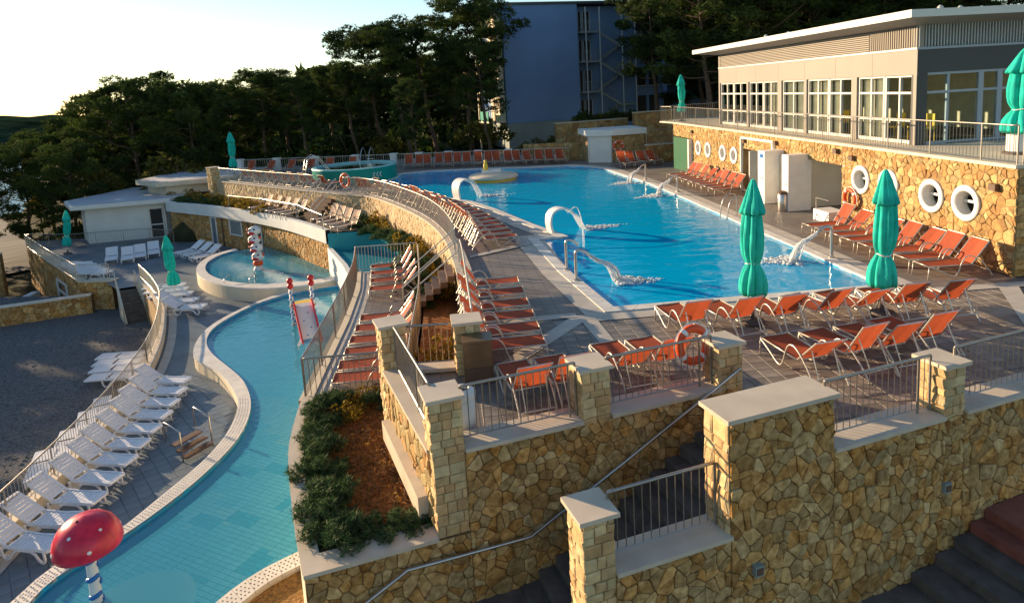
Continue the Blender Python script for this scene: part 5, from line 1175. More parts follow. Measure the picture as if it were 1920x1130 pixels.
for i in range(8): lounger('o', 12.42+rl.uniform(-.05, .05), 20.95-.765*i, 0, D2(rl.uniform(-4, 3)), ORDW[i]+' orange lounger from the doorway under the large round windows', 'orange loungers along the near stone wall')
for i in range(8): lounger('o', 12.72+rl.uniform(-.05, .05), 35.6-.83*i, 0, D2(rl.uniform(-4, 4)), ORDW[i]+' orange lounger from the green door under the small round windows', 'orange loungers along the far stone wall')
for i, (x, y) in enumerate(((5.02, 14.35), (5.98, 14.25), (7.05, 14.2), (7.98, 14.22), (8.85, 14.25), (9.95, 14.2), (10.95, 14.15))): lounger('o', x, y, 0, D2(-84+rl.uniform(-6, 6)), ORDW[i]+' orange lounger from the left in the row along the near pool edge', 'orange loungers along the near pool edge')
for i, (x, y) in enumerate(((6.4, 11.98), (7.22, 12.05), (8.05, 12.15), (8.88, 12.3))): lounger('o', x, y, 0, D2(-82+rl.uniform(-5, 5)), ORDW[i]+' orange lounger from the left in the front row behind the big block', 'front row of orange loungers')
for i, (x, y) in enumerate(((1.05, 11.95), (1.78, 12.05), (3.0, 12.45), (3.75, 12.5))): lounger('o', x, y, 0, D2(-80+rl.uniform(-2, 2)), ('left orange lounger behind the near railing left of the middle pillar', 'orange lounger behind the near railing close to the middle pillar', 'orange lounger just right of the middle pillar', 'orange lounger between middle pillar and lifebuoy')[i], 'orange loungers behind the near railing')
for i, q in enumerate(((976, 529), (986, 549), (995, 571), (1006, 594), (1016, 618), (1027, 645))):
    x, y = G(*q, .36); lounger('o', x, y+.3, 0, D2(178+rl.uniform(-3, 3)), ORDW[i]+' orange lounger from the stairs, near end of the curved wall', 'orange loungers by the near curved railing')
def along(s, d, rz_off=0):
    p = umap(s, 0, d); q = umap(s, 0, d+1); return p[0], p[1], math.atan2(q[1]-p[1], q[0]-p[0])+rz_off
for i in range(12): x, y, a = along(10.2+.80*i, -2.45); lounger('o2', x, y, 0, a+D2(rl.uniform(-4, 4)), ORDW[i]+' orange lounger from the near end, dense row by curved railing', 'dense orange loungers along the curved railing')
for i in range(9): x, y, a = along(20.2+.88*i, -2.5); lounger('o2', x, y, 0, a+D2(rl.uniform(-5, 5)), ORDW[i]+' orange lounger behind the curved railing, counted towards the round pool', 'orange loungers near the arch waterfall')
for i in range(10): x, y, a = along(31.2+1.18*i, -2.6); lounger('o2', x, y, 0, a+D2(rl.uniform(-5, 5)), ORDW[i]+' orange lounger behind the far railing, counted from the stairs', 'orange loungers behind the far railing')
for i in range(16):
    f = .545+.0278*i; x, y = fp(f); lounger('o2', x-.33*1.0+.3, y-2.15, 0, D2(90+rl.uniform(-6, 6)), ORDW[i]+' red orange lounger from the left along the far pool fence', 'red loungers along the far fence')
for i in range(6):
    f = .06+.062*i; x, y = fp(f); lounger('o2', x, y-2.6, 0, D2(75+rl.uniform(-8, 8)), ORDW[i]+' red orange lounger from the left, fence left of the round pool', 'red loungers left of the round pool')
for i in range(4): lounger('o2', 12.45+.72*i, 42.3+.1*i, 0, D2(100+rl.uniform(-5, 5)), ORDW[i]+' red lounger from the left beside the hut at the far end', 'red loungers beside the hut')
for i, q in enumerate(((695, 500), (695, 512), (694, 526), (692, 541))):
    x, y = G(*q, ZM+.36); lounger('o', x, y, ZM, D2(2+rl.uniform(-3, 3)), ORDW[i]+' orange lounger from the far end on the mid terrace', 'orange loungers at the far end of the mid terrace')
for i, q in enumerate(((676, 592), (667, 611), (657, 632), (647, 655), (636, 679), (626, 702))):
    x, y = G(*q, ZM+.36); lounger('o', x, y-.2, ZM, D2(2+rl.uniform(-3, 3)), ORDW[i]+' orange lounger of the near mid terrace group, counted towards the shrubs', 'orange loungers at the near end of the mid terrace')
for i, q in enumerate(((468, 391), (484, 394), (500, 397), (515, 400), (530, 403))):
    x, y = G(*q, ZM+.3); lounger('p', x, y, ZM, D2(38), ORDW[i]+' sun-washed orange lounger from the left on the roof terrace', 'pale loungers, left group on the roof terrace')
for i, q in enumerate(((588, 413), (600, 418), (612, 423), (626, 428))):
    x, y = G(*q, ZM+.3); lounger('p', x, y, ZM, D2(42), ORDW[i]+' sun-washed orange lounger of the group at the right end of the roof terrace', 'pale loungers, right group on the roof terrace')
for i, (x, y) in enumerate(((-9.25, 22.5), (-9.06, 21.62), (-8.98, 20.78), (-8.9, 19.94), (-8.85, 19.1), (-8.84, 18.25), (-8.82, 17.38), (-8.80, 16.53), (-8.82, 15.72), (-8.86, 14.92), (-8.92, 14.1))):
    lounger('w', x, y, ZL, D2(164+rl.uniform(-3, 2)), ORDW[i]+' white slatted lounger from the far end in the row by the river pool', 'white loungers in the row by the river pool', (.96, .72, 1))
for i, q in enumerate(((208, 487), (238, 486), (262, 481), (288, 475))):
    x, y = G(*q, ZL+.3); lounger('wf', x, y, ZL, D2(112), ORDW[i]+' white lounger from the left in front of the white house', 'white loungers in front of the white house')
for i, q in enumerate(((330, 475), (345, 479), (360, 484))):
    x, y = G(*q, ZL+.3); lounger('wf', x, y, ZL, D2(48), ORDW[i]+' white lounger from the left beside the stone pool house', 'white loungers by the pool house')
for i, q in enumerate(((345, 533), (350, 541), (359, 549))):
    x, y = G(*q, ZL+.3); lounger('wl', x, y, ZL, D2(183), ORDW[i]+' flat white lounger from the back under the lower parasol', 'white loungers under the lower parasol')
for i, q in enumerate(((368, 562), (383, 574))):
    x, y = G(*q, ZL+.3); lounger('wf', x, y, ZL, D2(172), ('farther', 'nearer')[i]+' white lounger beside the curb close to the river pool rim', 'white loungers by the curb')
for i in range(6):
    f = i/5; x = -22.6+(1.9)*f*1.4; y = 42.9-3.0*f; lounger('wl', x, y, ZL, D2(165), ORDW[i]+' white lounger from the house in the packed row at the deck edge', 'packed white loungers at the deck edge')
for i, q in enumerate(((258, 664), (254, 676), (250, 688), (245, 703))):
    x, y = G(*q, ZG+.3); lounger('wl', x+.3, y, ZG, D2(178), ORDW[i]+' white lounger from the back in the group standing on the beach gravel', 'white loungers on the beach')
for i, q in enumerate(((205, 760), (180, 786), (140, 825), (95, 866))):
    x, y = G(*q, ZG+.3); lounger('wl', x+.1, y-1.0, ZG, D2(112+rl.uniform(-6, 6)), ORDW[i]+' white lounger from the back on the gravel below the railing', 'white loungers below the railing', (.95, .85, 1))
# ------------------------------------------------------------------ closed parasols
def parasol_meshes(H, seed):
    rng = random.Random(seed); ph1 = rng.random()*6; k = H/3.3; am = [rng.uniform(.5, 1.5) for _ in range(8)]; tw = rng.uniform(-.25, .25)
    def fold(A, z0=0):
        def f(t, i, z):
            a = (t+ph1+tw*z) % 6.28318; n = int(a/(.785398)) % 8; q = abs(math.sin(a*4))**.55
            return 1+A*am[n]*(q-.75)+.07*math.cos(2*t+ph1+z)+.03*math.cos(13*t+z*5)
        return f
    def lath(prof, n, A, nm, ax=.02, scal=False):
        m = MB(); f = fold(A); V = []
        for i, (r, z) in enumerate(prof):
            ox, oy = ax*math.sin(z*2.1+ph1), ax*math.cos(z*1.7+ph1)
            for j in range(n):
                t = 2*math.pi*j/n; q = r*f(t, i, z); zz = z*k-(.045*abs(math.sin(t*4+ph1)) if scal and i >= len(prof)-2 else 0); V.append((ox+q*math.cos(t), oy+q*math.sin(t), zz))
        m.add(V, [(i*n+j, i*n+(j+1) % n, (i+1)*n+(j+1) % n, (i+1)*n+j) for i in range(len(prof)-1) for j in range(n)]); return m.mesh(nm, 'umbrella', smooth=True)
    top = lath([(.01, 3.30), (.05, 3.27), (.10, 3.17), (.155, 3.02), (.21, 2.85), (.26, 2.70), (.30, 2.56), (.27, 2.56), (.20, 2.66)], 72, .30, 'vent_cap', .012, True)
    body = lath([(.19, 2.75), (.215, 2.55), (.235, 2.3), (.25, 2.05), (.245, 1.8), (.22, 1.6), (.17, 1.46), (.145, 1.40), (.165, 1.34), (.225, 1.22), (.27, 1.08), (.295, .92), (.30, .78), (.285, .70), (.24, .72)], 96, .42, 'canopy', .03, True)
    tie = MB().tube([(.16*math.cos(a), .16*math.sin(a), 1.40*k+.02*math.sin(a*2)) for a in np.linspace(0, 6.283, 20)], .016, 5).mesh('tie', 'white_paint')
    pole = MB().tube([(0, 0, 0), (0, 0, 2.9*k)], .03, 8).mesh('pole', 'white_paint', smooth=True)
    base = MB().lathe([(.30, 0), (.31, .05), (.27, .09), (.06, .11), (.05, .3), (.001, .3)], 20).mesh('base', 'stair_stone')
    return [('vent_cap', top), ('canopy', body), ('tie', tie), ('pole', pole), ('base', base)]
UM = [parasol_meshes(3.3, 1), parasol_meshes(3.35, 2), parasol_meshes(3.25, 5)]
def parasol(x, y, z, label, k=0, rz=0, tilt=(0, 0), sc=1.):
    t = thing('closed_parasol', label, 'parasol', (x, y, z), rz, 'closed green parasols'); ORG[t.name] = (0, 0, 0); t.rotation_euler = (tilt[0], tilt[1], rz); t.scale = (sc*.93, sc*.93, sc)
    for nm, me in UM[k]: put(nm, me, t)
parasol(6.74, 13.59, 0, 'closed green parasol in front of the pool, left of the pair', 0, .3, (.0, .015)); parasol(9.72, 13.31, 0, 'closed green parasol in front of the stone wall with round windows', 1, 2.1)
parasol(*G(440, 330, 0), 0, 'closed green parasol at the far left end of the upper deck', 2, .9, sc=1.1); parasol(*G(330, 556, ZL), ZL, 'closed green parasol over the flat white loungers on the lower deck', 0, 1.2, (0, -.05))
parasol(*G(127, 476, ZL), ZL, 'leaning closed green parasol in front of the white house', 1, 2.6, (.0, -.17), sc=.95); parasol(16.5, 16.9, 2.93, 'closed green parasol on the terrace at the right edge', 2, .4, sc=.95)
parasol(16.0, 42.0, 2.93, 'closed green parasol at the far end of the terrace', 0, 1.9, sc=.93)
for o in [o for o in bpy.data.objects if o.get('label') == 'closed green parasol on the terrace at the right edge']: o.scale = (1.5, 1.5, .92)
t = thing('parasol_stand', 'ribbed white parasol stand on the terrace at the right edge', 'stand', (16.5, 16.9, 2.93)); MB().lathe([(.36, 0), (.36, .9), (.33, .95), (.05, .95)], 20, (16.5, 16.9, 2.94), mod=lambda a, i, z: 1+.03*math.cos(10*a)).build('body', 'white_paint', t)
# ------------------------------------------------------------------ lifebuoys, bins, lamp
def lifebuoy(c, nrm, label, R_=.29, r=.075):
    t = thing('lifebuoy', label, 'lifebuoy', c, 0, 'orange lifebuoys'); q = Vector(nrm).to_track_quat('Z', 'Y'); C = Vector(c)
    def ring(a0, a1, rr, n): return [C+q @ Vector((R_*math.cos(a), R_*math.sin(a), 0)) for a in np.linspace(a0, a1, n)]
    MB().tube(ring(0, 6.2831, r, 33), r, 10, cap=False).build('ring', 'orange_ring', t, smooth=True)
    for k in range(4): a = k*1.5708+.5; MB().tube(ring(a, a+.24, r, 5), r*1.05, 10).build('white_band', 'white_paint', t, smooth=True)
    MB().tube([C+q @ Vector(((R_+.10)*math.cos(a)*(1+.03*math.cos(4*a)), (R_+.10)*math.sin(a), .01)) for a in np.linspace(0, 6.2831, 25)], .012, 5).build('rope', 'white_paint', t)
    return t
lifebuoy((*W2(4.42, .42), .86), (-N[0], -N[1]-.0, .15), 'orange lifebuoy hanging by the pillar at the top of the stairs', .29, .075)
q = wmap(sY(21.85), .98, .16); lifebuoy(q, (-1, .03, 0), 'orange lifebuoy on the stone wall beside the second doorway', .33)
lifebuoy((11.9+.9, 46.38-.12, 1.15), (.1, -1, 0), 'orange lifebuoy on the stone side of the far hut', .33)
q = umap(gapA-.5, .75, .02); lifebuoy((q[0], q[1], .95), (-.65, -.75, 0), 'orange lifebuoy on the railing in front of the round pool', .36)
t = thing('litter_bin', 'steel litter bin beside the white fins of the building', 'bin', (13.6, 26.0, 0)); bx, by = G(1468, 395, 0)
t.location = (bx, by, 0); ORG[t.name] = (bx, by, 0)
MB().lathe([(.20, 0), (.21, .02), (.21, .72), (.19, .74)], 18, (bx, by, 0)).build('body', 'steel', t, smooth=True); MB().lathe([(.215, .70), (.215, .80), (.12, .84), (.001, .84)], 18, (bx, by, 0)).build('lid', 'brown_metal', t)
bx, by = W2(.22, .85)
t = thing('litter_bin', 'white bin with a plant behind the near railing by the corner pillar', 'bin', (bx, by, 0)); MB().lathe([(.20, 0), (.23, .02), (.25, .62), (.22, .62), (.20, .1)], 18, (bx, by, 0)).build('body', 'white_plaster', t, smooth=True); MB().lathe([(.255, .6), (.255, .68), (.15, .75), (.13, .68)], 18, (bx, by, 0)).build('rim', 'white_plaster', t)
x, y = G(84, 455, -7.3)
t = thing('lamp_post', 'slim dark lamp post on the path behind the leaning parasol', 'lamp', (x, y, -7.4)); MB().tube([(x, y, -7.4), (x, y, -3.2)], .07, 8).build('post', 'dark', t); MB().lathe([(.06, 0), (.42, .12), (.4, .2), (.05, .3)], 16, (x, y, -3.25)).build('lamp_head', 'shutter', t, smooth=True)
# ------------------------------------------------------------------ round whirlpool with ladders
cx, cy, R_ = -6.15, 46.9, 2.9
rp = thing('round_pool', 'raised round turquoise whirlpool with steel ladders beside the main pool', 'pool', (cx, cy, 0))
MB().lathe([(R_+.02, -.1), (R_+.02, .80), (R_+.05, .93)], 56, (cx, cy, 0)).build('outer_wall', 'teal_green', rp, smooth=True)
MB().lathe([(R_+.05, .93), (R_+.02, 1.0), (R_-.28, 1.0), (R_-.33, .95), (R_-.33, .2)], 56, (cx, cy, 0)).build('rim', 'turquoise_pale', rp, smooth=False)
MB().lathe([(0.001, .3), (R_-.33, .3)], 56, (cx, cy, 0)).build('floor', 'pool_wall', rp)
o_ = MB().lathe([(0.001, .88), (R_-.33, .88)], 56, (cx, cy, 0)).build('whirlpool_water', 'kid_water'); struct(o_)
for k in range(3):
    a = -1.02+.085*k; p = [(cx+(R_+.035)*math.cos(a+o1), cy+(R_+.035)*math.sin(a+o1), .48+o2) for o1, o2 in ((.03, .16), (-.02, .0), (.03, -.16))]
    MB().tube(p, .035, 5).build('chevron', 'white_paint', rp)
for a, lb in ((3.6, 'left steel ladder over the rim of the round whirlpool'), (1.35, 'right steel ladder over the rim of the round whirlpool')):
    t = thing('pool_ladder', lb, 'ladder', (cx+3.4*math.cos(a), cy+3.4*math.sin(a), 0)); ca, sa = math.cos(a), math.sin(a); z0 = Vector((cx, cy, 0))
    def lp(r, w_, z): return (cx+r*ca-w_*sa, cy+r*sa+w_*ca, z)
    for w_ in (-.32, .32): MB().tube([lp(3.75, w_, 0), lp(3.35, w_, 1.7), lp(2.9, w_, 2.0), lp(2.5, w_, 1.75), lp(1.9, w_, .9), lp(1.9, w_, .4)], .03, 6).build('side_rail', 'steel', t, smooth=True)
    for k in range(5): MB().tube([lp(3.75-.075*k, -.32, .22+.28*k), lp(3.75-.075*k, .32, .22+.28*k)], .025, 5).build('rung', 'steel', t)
# island in the pool
cx, cy = 3.2, 41.6
t = thing('pool_island', 'round cream island with yellow side in the far part of the pool', 'island', (cx, cy, -.3))
MB().lathe([(1.45, -.5), (1.5, .1)], 40, (cx, cy, 0)).build('side', 'yellow_paint', t, smooth=True); MB().lathe([(1.5, .1), (1.6, .13), (1.6, .26), (1.45, .34), (.6, .46), (.001, .48)], 40, (cx, cy, 0)).build('top', 'cream', t, smooth=True)
MB().box(cx-.7, cx+.5, cy-.3, cy+.3, .42, .62).build('plinth', 'white_paint', t); MB().lathe([(.16, 0), (.14, .35), (.08, .5), (.1, .62), (.001, .7)], 12, (cx-.45, cy, .6)).build('spout', 'yellow_paint', t, smooth=True)
# ------------------------------------------------------------------ water features
def foam(c, ax, L, Wd, label, n=150, seed=1, zb=-.05):
    rng = random.Random(seed); m = MB(); nx = (-ax[1], ax[0])
    for i in range(n):
        f = abs(rng.gauss(0, .45)); 
        if f > 1.3: continue
        w_ = rng.gauss(0, .35)*Wd*(1-.45*f); x = c[0]+ax[0]*f*L+nx[0]*w_; y = c[1]+ax[1]*f*L+nx[1]*w_; r = rng.uniform(.015, .075)*(1.15-.6*f)
        m.ball((x, y, zb+rng.uniform(0, .06)*(1-.6*f)), r, 6, (1.3, 1.1, .45))
    o = m.build('foam', 'foam', smooth=True); stuff(o); o['label'] = label; o['category'] = 'foam'; return o
def jet(path, r, label, n=5, seed=0):
    rng = random.Random(seed); t = thing('water_jet', label, 'water jet', path[0], 0, 'water jets'); m = MB(); P = bez(path, 2); L = len(P)
    for k in range(n):
        o = Vector((rng.uniform(-1, 1), rng.uniform(-1, 1), rng.uniform(-.5, .5)))*r
        m.tube([p+o*(.35+1.9*i/L)+Vector((rng.uniform(-1, 1), rng.uniform(-1, 1), rng.uniform(-1, 1)))*r*.25 for i, p in enumerate(P)], [r*(.16+.16*i/L)*rng.uniform(.6, 1.3) for i in range(L)], 5)
    m.build('water', 'jet', t, smooth=True)
def arch(c, ax, label, H=1.35, out=1.25, wd=.5):
    """white swan-neck waterfall spout"""
    t = thing('waterfall_spout', label, 'waterfall', (*c, 0)); nx = (-ax[1], ax[0]); pr = bez([(0, 0), (-.10, .42*H), (-.02, .85*H), (.30, H+.02), (.70, H-.04), (.88, H-.2)], 2); w0 = [wd*(.8+.35*i/len(pr)) for i in range(len(pr))]
    m = MB(); th = .10
    for sgn in (-1, 1): pass
    V = []; k = len(pr)
    for i, p in enumerate(pr):
        d = (pr[min(i+1, k-1)]-pr[max(i-1, 0)]).normalized(); nn = Vector((-d.y, d.x)); tt_ = th*(1-.5*i/k)
        for a, b in ((-1, 1), (1, 1), (1, -1), (-1, -1)):
            q = Vector((p.x, p.y))+nn*b*tt_/2; V.append((c[0]+ax[0]*q.x+nx[0]*a*w0[i]/2, c[1]+ax[1]*q.x+nx[1]*a*w0[i]/2, q.y))
    m.add(V, [(i*4+j, i*4+(j+1) % 4, (i+1)*4+(j+1) % 4, (i+1)*4+j) for i in range(k-1) for j in range(4)]+[(3, 2, 1, 0), tuple((k-1)*4+j for j in range(4))]); m.build('spout', 'white_paint', t, smooth=False)
    e = pr[-1]; E = lambda a, z, w_=0: (c[0]+ax[0]*a+nx[0]*w_, c[1]+ax[1]*a+nx[1]*w_, z)
    for w_ in (-.22, -.11, 0, .11, .22): 
        s = MB(); s.tube(bez([E(e.x, e.y-.02, w_), E(e.x+.22, e.y-.12, w_*1.05), E(e.x+.45, e.y-.55, w_*1.1), E(e.x+.58, -.05, w_*1.15)], 2), [.018+.012*random.random() for _ in range(len(bez([(0, 0, 0)]*4, 2)))], 5); s.build('falling_water', 'jet', t, smooth=True)
    foam(E(e.x+.6, 0)[:2], (1, .1), 1.5, .5, 'white foam under '+label, 320, len(label))
arch(G(1033, 436), (.95, .3), 'the near white swan neck waterfall on the pool edge', H=.92)
arch(G(858, 374), (.85, .5), 'the far white swan neck waterfall on the pool edge', H=1.05, wd=.75)
def pipe_spout(c, ax, label, H=1.15, reach=.75, drop=True, r=.045, seed=1):
    t = thing('water_spout', 'steel '+label, 'spout', (*c, 0), 0, 'steel water spouts'); E = lambda a, z: (c[0]+ax[0]*a, c[1]+ax[1]*a, z)
    MB().tube(bez([E(0, 0), E(0, H*.8), E(.0, H), E(.12, H+.04), E(.28, H-.01), E(.42, H-.14)], 2), r, 8).build('pipe', 'steel', t, smooth=True); MB().lathe([(.10, 0), (.10, .03), (.05, .05)], 12, (*c, .03)).build('flange', 'steel', t)
    if drop:
        jet([E(.40, H-.12), E(.62, H-.30), E(.40+reach*.8, .45), E(.45+reach, -.06)], .075, 'white water falling from the '+label, 16, seed)
        foam(E(.40+reach, 0)[:2], ax, 1.2, .6, 'white foam below the '+label, 320, seed)
pipe_spout(G(1063, 507), (.9, -.1), 'spout behind on the left pool edge', H=.92, drop=False); pipe_spout(G(1081, 527), (.97, -.15), 'spout in front on the left pool edge', H=.88, seed=3)
pipe_spout(G(1559, 484), (-.97, .2), 'spout at the near right pool edge', H=.95, r=.05, seed=4, reach=.7); pipe_spout((11.75, 31.6), (-.95, -.25), 'spout on the right pool edge by the far orange loungers', H=.85, seed=5); pipe_spout((11.7, 36.6), (-.95, -.3), 'spout at the far right pool edge', H=.85, seed=6)
jet([(*G(1066, 440), .85), (*G(1085, 430), 1.0), (*G(1095, 450), .6), (*G(1096, 462), -.05)], .03, 'thin arcs of water beside the near waterfall', 3, 9)
# ladder handrails at the right edge
t = thing('pool_ladder', 'steel pool ladder handrails on the right pool edge', 'ladder', (11.5, 24.6, 0))
for y in (24.3, 24.95): MB().tube(bez([(11.75, y, 0), (11.75, y, .8), (11.6, y, .95), (11.2, y, .85), (11.05, y, .3), (11.05, y, -.6)], 2), .022, 6).build('handrail', 'steel', t, smooth=True)
for k in range(2): MB().tube([(11.06, 24.3, -.15-.25*k), (11.06, 24.95, -.15-.25*k)], .02, 5).build('rung', 'steel', t)
t = thing('purple_ball', 'purple beach ball lying on the roof terrace planting', 'ball', (*G(471, 367, ZM+.2), ZM+.3)); bq = G(471, 367, ZM+.3); M('purple', (.16, .03, .42), rough=.4, bump=0); MB().ball((*bq, ZM+.35), .3, 14).build('shell', 'purple', t, smooth=True)
# ------------------------------------------------------------------ pines
def tuft(m, c, r, rng, n=3, L=.5, Wd=.13, up=.25):
    for _ in range(n):
        d = Vector((rng.gauss(0, 1), rng.gauss(0, 1), rng.gauss(up, .7))).normalized(); s = d.cross(Vector((rng.gauss(0, 1), rng.gauss(0, 1), rng.gauss(0, 1)))).normalized()*Wd*rng.uniform(.7, 1.3); l_ = L*rng.uniform(.6, 1.3); b = len(m.v)
        p0 = c-d*l_*.35; p1 = c+d*l_*.65
        m.v += [tuple(p0), tuple(c+s*.5), tuple(p1), tuple(c-s*.5)]; m.f.append((b, b+1, b+2, b+3))
def pine(seed, H=15., R=4.2, low=.38, lean=(0, 0), flat=.45, nb=20, per=80, top=1.0):
    rng = random.Random(seed); tr = MB(); cr = MB(); lx, ly = lean; npt = 9; wob = [(rng.gauss(0, .12), rng.gauss(0, .12)) for _ in range(npt)]
    def tp_(f): 
        i = min(npt-2, int(f*(npt-1))); q = f*(npt-1)-i; wx = wob[i][0]*(1-q)+wob[i+1][0]*q; wy = wob[i][1]*(1-q)+wob[i+1][1]*q
        return Vector((lx*H*f**1.1+wx, ly*H*f**1.1+wy, H*f))
    fs_ = np.linspace(0, .93, 12); tr.tube([tp_(f) for f in fs_], [max(.05, .019*H*(1-f)**.8) for f in fs_], 7)
    for b in range(nb):
        f = low+(1-low)*((b+.5)/nb)**.85*.95; a = b*2.4+rng.uniform(-.5, .5); g = (f-low)/(1-low); prof = (.55+.75*g) if g < .45 else (1.02-.62*((g-.45)/.55)**1.6)
        Lb = R*prof*rng.uniform(.65, 1.15); p0 = tp_(f-.06); el = rng.uniform(.05, .45)+.35*g; d = Vector((math.cos(a)*math.cos(el), math.sin(a)*math.cos(el), math.sin(el)))
        mid_ = p0+d*Lb*.5+Vector((0, 0, -.08*Lb)); end = p0+d*Lb+Vector((0, 0, .12*Lb)); br = bez([p0, mid_, end], 2); tr.tube(br, [max(.02, .006*H*(1-i/len(br))**.7*(1.1-.5*g)) for i in range(len(br))], 5)
        for q, rad in ((1.0, 1.0), (.76, .9), (.55, .55), (1.02, .7)):
            c = br[min(len(br)-1, int(q*(len(br)-1)))]+Vector((rng.gauss(0, .35), rng.gauss(0, .35), rng.gauss(.1, .25)))*(R/4); rc = R*.27*rad*rng.uniform(.75, 1.2)
            for _ in range(int(per*rad)):
                v = Vector((rng.gauss(0, 1), rng.gauss(0, 1), rng.gauss(0, 1))).normalized()*rc*rng.uniform(.45, 1.08); v.z *= flat; tuft(cr, c+v, rc, rng, 5, L=.44*R/4, Wd=.072*R/4)
    c = tp_(.96)
    for _ in range(int(per*1.5)):
        v = Vector((rng.gauss(0, 1), rng.gauss(0, 1), rng.gauss(0, .8))).normalized()*R*.33*rng.uniform(.4, 1.05); v.z *= .8; tuft(cr, c+v, 1, rng, 5, L=.44*R/4, Wd=.072*R/4)
    return tr.mesh('trunk', 'bark', smooth=True), cr.mesh('crown', 'pine')
PV = [pine(101, lean=(-.10, 0), low=.45, nb=22), pine(102, R=4.8, lean=(-.14, .03), low=.5, nb=20), pine(103, R=3.8, lean=(-.05, 0), low=.30, nb=26), pine(104, R=5.2, lean=(.04, 0), low=.42, nb=24), pine(105, R=4.4, lean=(-.16, .02), low=.55, nb=18), pine(106, R=4.6, lean=(.02, .05), low=.22, nb=28)]
def tree(x, y, Ht, v, rz, wide, label, group, z=None):
    z = terr(x, y)-.1 if z is None else z; t = thing('pine_tree', label, 'tree', (x, y, z), rz, group); ORG[t.name] = (0, 0, 0); s = Ht/15.; t.scale = (s*wide, s*wide, s)
    put('trunk', PV[v][0], t); put('crown', PV[v][1], t)
def tree_px(px, ytop, Y, v, wide, label, group, rz=None):
    d = RM @ camdir(px, ytop); P = CP+d*(Y/d[1]); x = float(P[0]); z0 = terr(x, Y); tree(x, Y, max(3, float(P[2])-z0)*.90, v, rz if rz is not None else tr_.uniform(-.35, .35), wide, label, group, z0-.1)
tr_ = random.Random(12)
left = [(22, 248, 62, 5, 1.0), (70, 232, 70, 3, .95), (112, 246, 58, 5, .9), (148, 215, 78, 1, .9), (185, 158, 72, 3, .95), (240, 112, 66, 2, 1.0), (292, 122, 74, 0, .95), (335, 132, 64, 3, .95), (385, 138, 70, 5, .95), (430, 130, 76, 2, 1.), (478, 118, 68, 3, 1.0), (525, 112, 74, 2, 1.05), (562, 124, 64, 0, 1.0), (610, 118, 72, 3, 1.0), (655, 104, 66, 1, 1.05)]
for i, (px, yt, Y, v, wd) in enumerate(left): tree_px(px, yt, Y, v, wd, ORDW[i]+' pine from the left in the dark wood behind the white house', 'pines of the left wood')
midt = [(700, 34, 68, 1, 1.0, 'tall leaning pine at the left of the group beside the hotel'), (752, 28, 64, 4, 1.05, 'leaning pine with a long bare trunk behind the far fence'), (800, 14, 66, 1, 1.05, 'pine with a pale leaning trunk in front of the hotel corner'), (862, -32, 63, 3, .98, 'tallest dark pine overlapping the left edge of the hotel'), (905, 40, 58, 0, .92, 'dense dark pine hanging over the blue hotel wall'), (770, 130, 58, 2, .9, 'shorter pine between leaning trunks behind the fence')]
for px, yt, Y, v, wd, lb in midt: tree_px(px, yt, Y, v, wd, lb, 'pines beside the hotel', 0 if v in (1, 4) else None)
for i, (px, yt, Y, v, wd) in enumerate(((45, 240, 100, 2, 1.1), (210, 175, 92, 5, 1.2), (300, 165, 98, 3, 1.2), (380, 160, 92, 5, 1.25), (450, 155, 96, 3, 1.25), (530, 150, 92, 5, 1.25), (610, 140, 96, 3, 1.25), (680, 110, 90, 5, 1.2), (760, 90, 86, 3, 1.2), (840, 70, 84, 5, 1.1))):
    tree_px(px, yt, Y, v, wd, ORDW[i]+' tree from the left in the second row of the dark wood', 'second row of the wood')
rt = [(1232, -70, 58, 0, .85, 'dark pine with a trunk in front of the hotel stairs'), (1275, -150, 62, 3, .95, 'tall dark pine right of the hotel stairs'), (1325, -60, 66, 1, 1.0, 'leaning pine behind the far end of the pavilion')]
for px, yt, Y, v, wd, lb in rt: tree_px(px, yt, Y, v, wd, lb, 'pines right of the hotel')
for i, px in enumerate((1340, 1390, 1445, 1500, 1560, 1620, 1690, 1760, 1830, 1900)): tree_px(px, -75-tr_.uniform(0, 60), 47+tr_.uniform(0, 14), (0, 3, 2, 5, 1, 3)[i % 6], 1.15, ORDW[i]+' pine from the left rising behind the pavilion roof', 'pines behind the pavilion')
for i, px in enumerate((1330, 1420, 1520, 1640, 1780)): tree_px(px, -40, 68, (5, 3)[i % 2], 1.3, ORDW[i]+' tree from the left in the back row behind the pavilion', 'back row behind the pavilion')
for i in range(13):
    f = i/12; tree(-41-6*(i % 2)-4*f, 20+44*f, 10.9+.6*math.sin(i*2.2), (5, 3, 2, 5)[i % 4], i*1.1, 1.25, ORDW[i]+' pine along the seaward side of the beach, counted from the front', 'pines beside the beach')
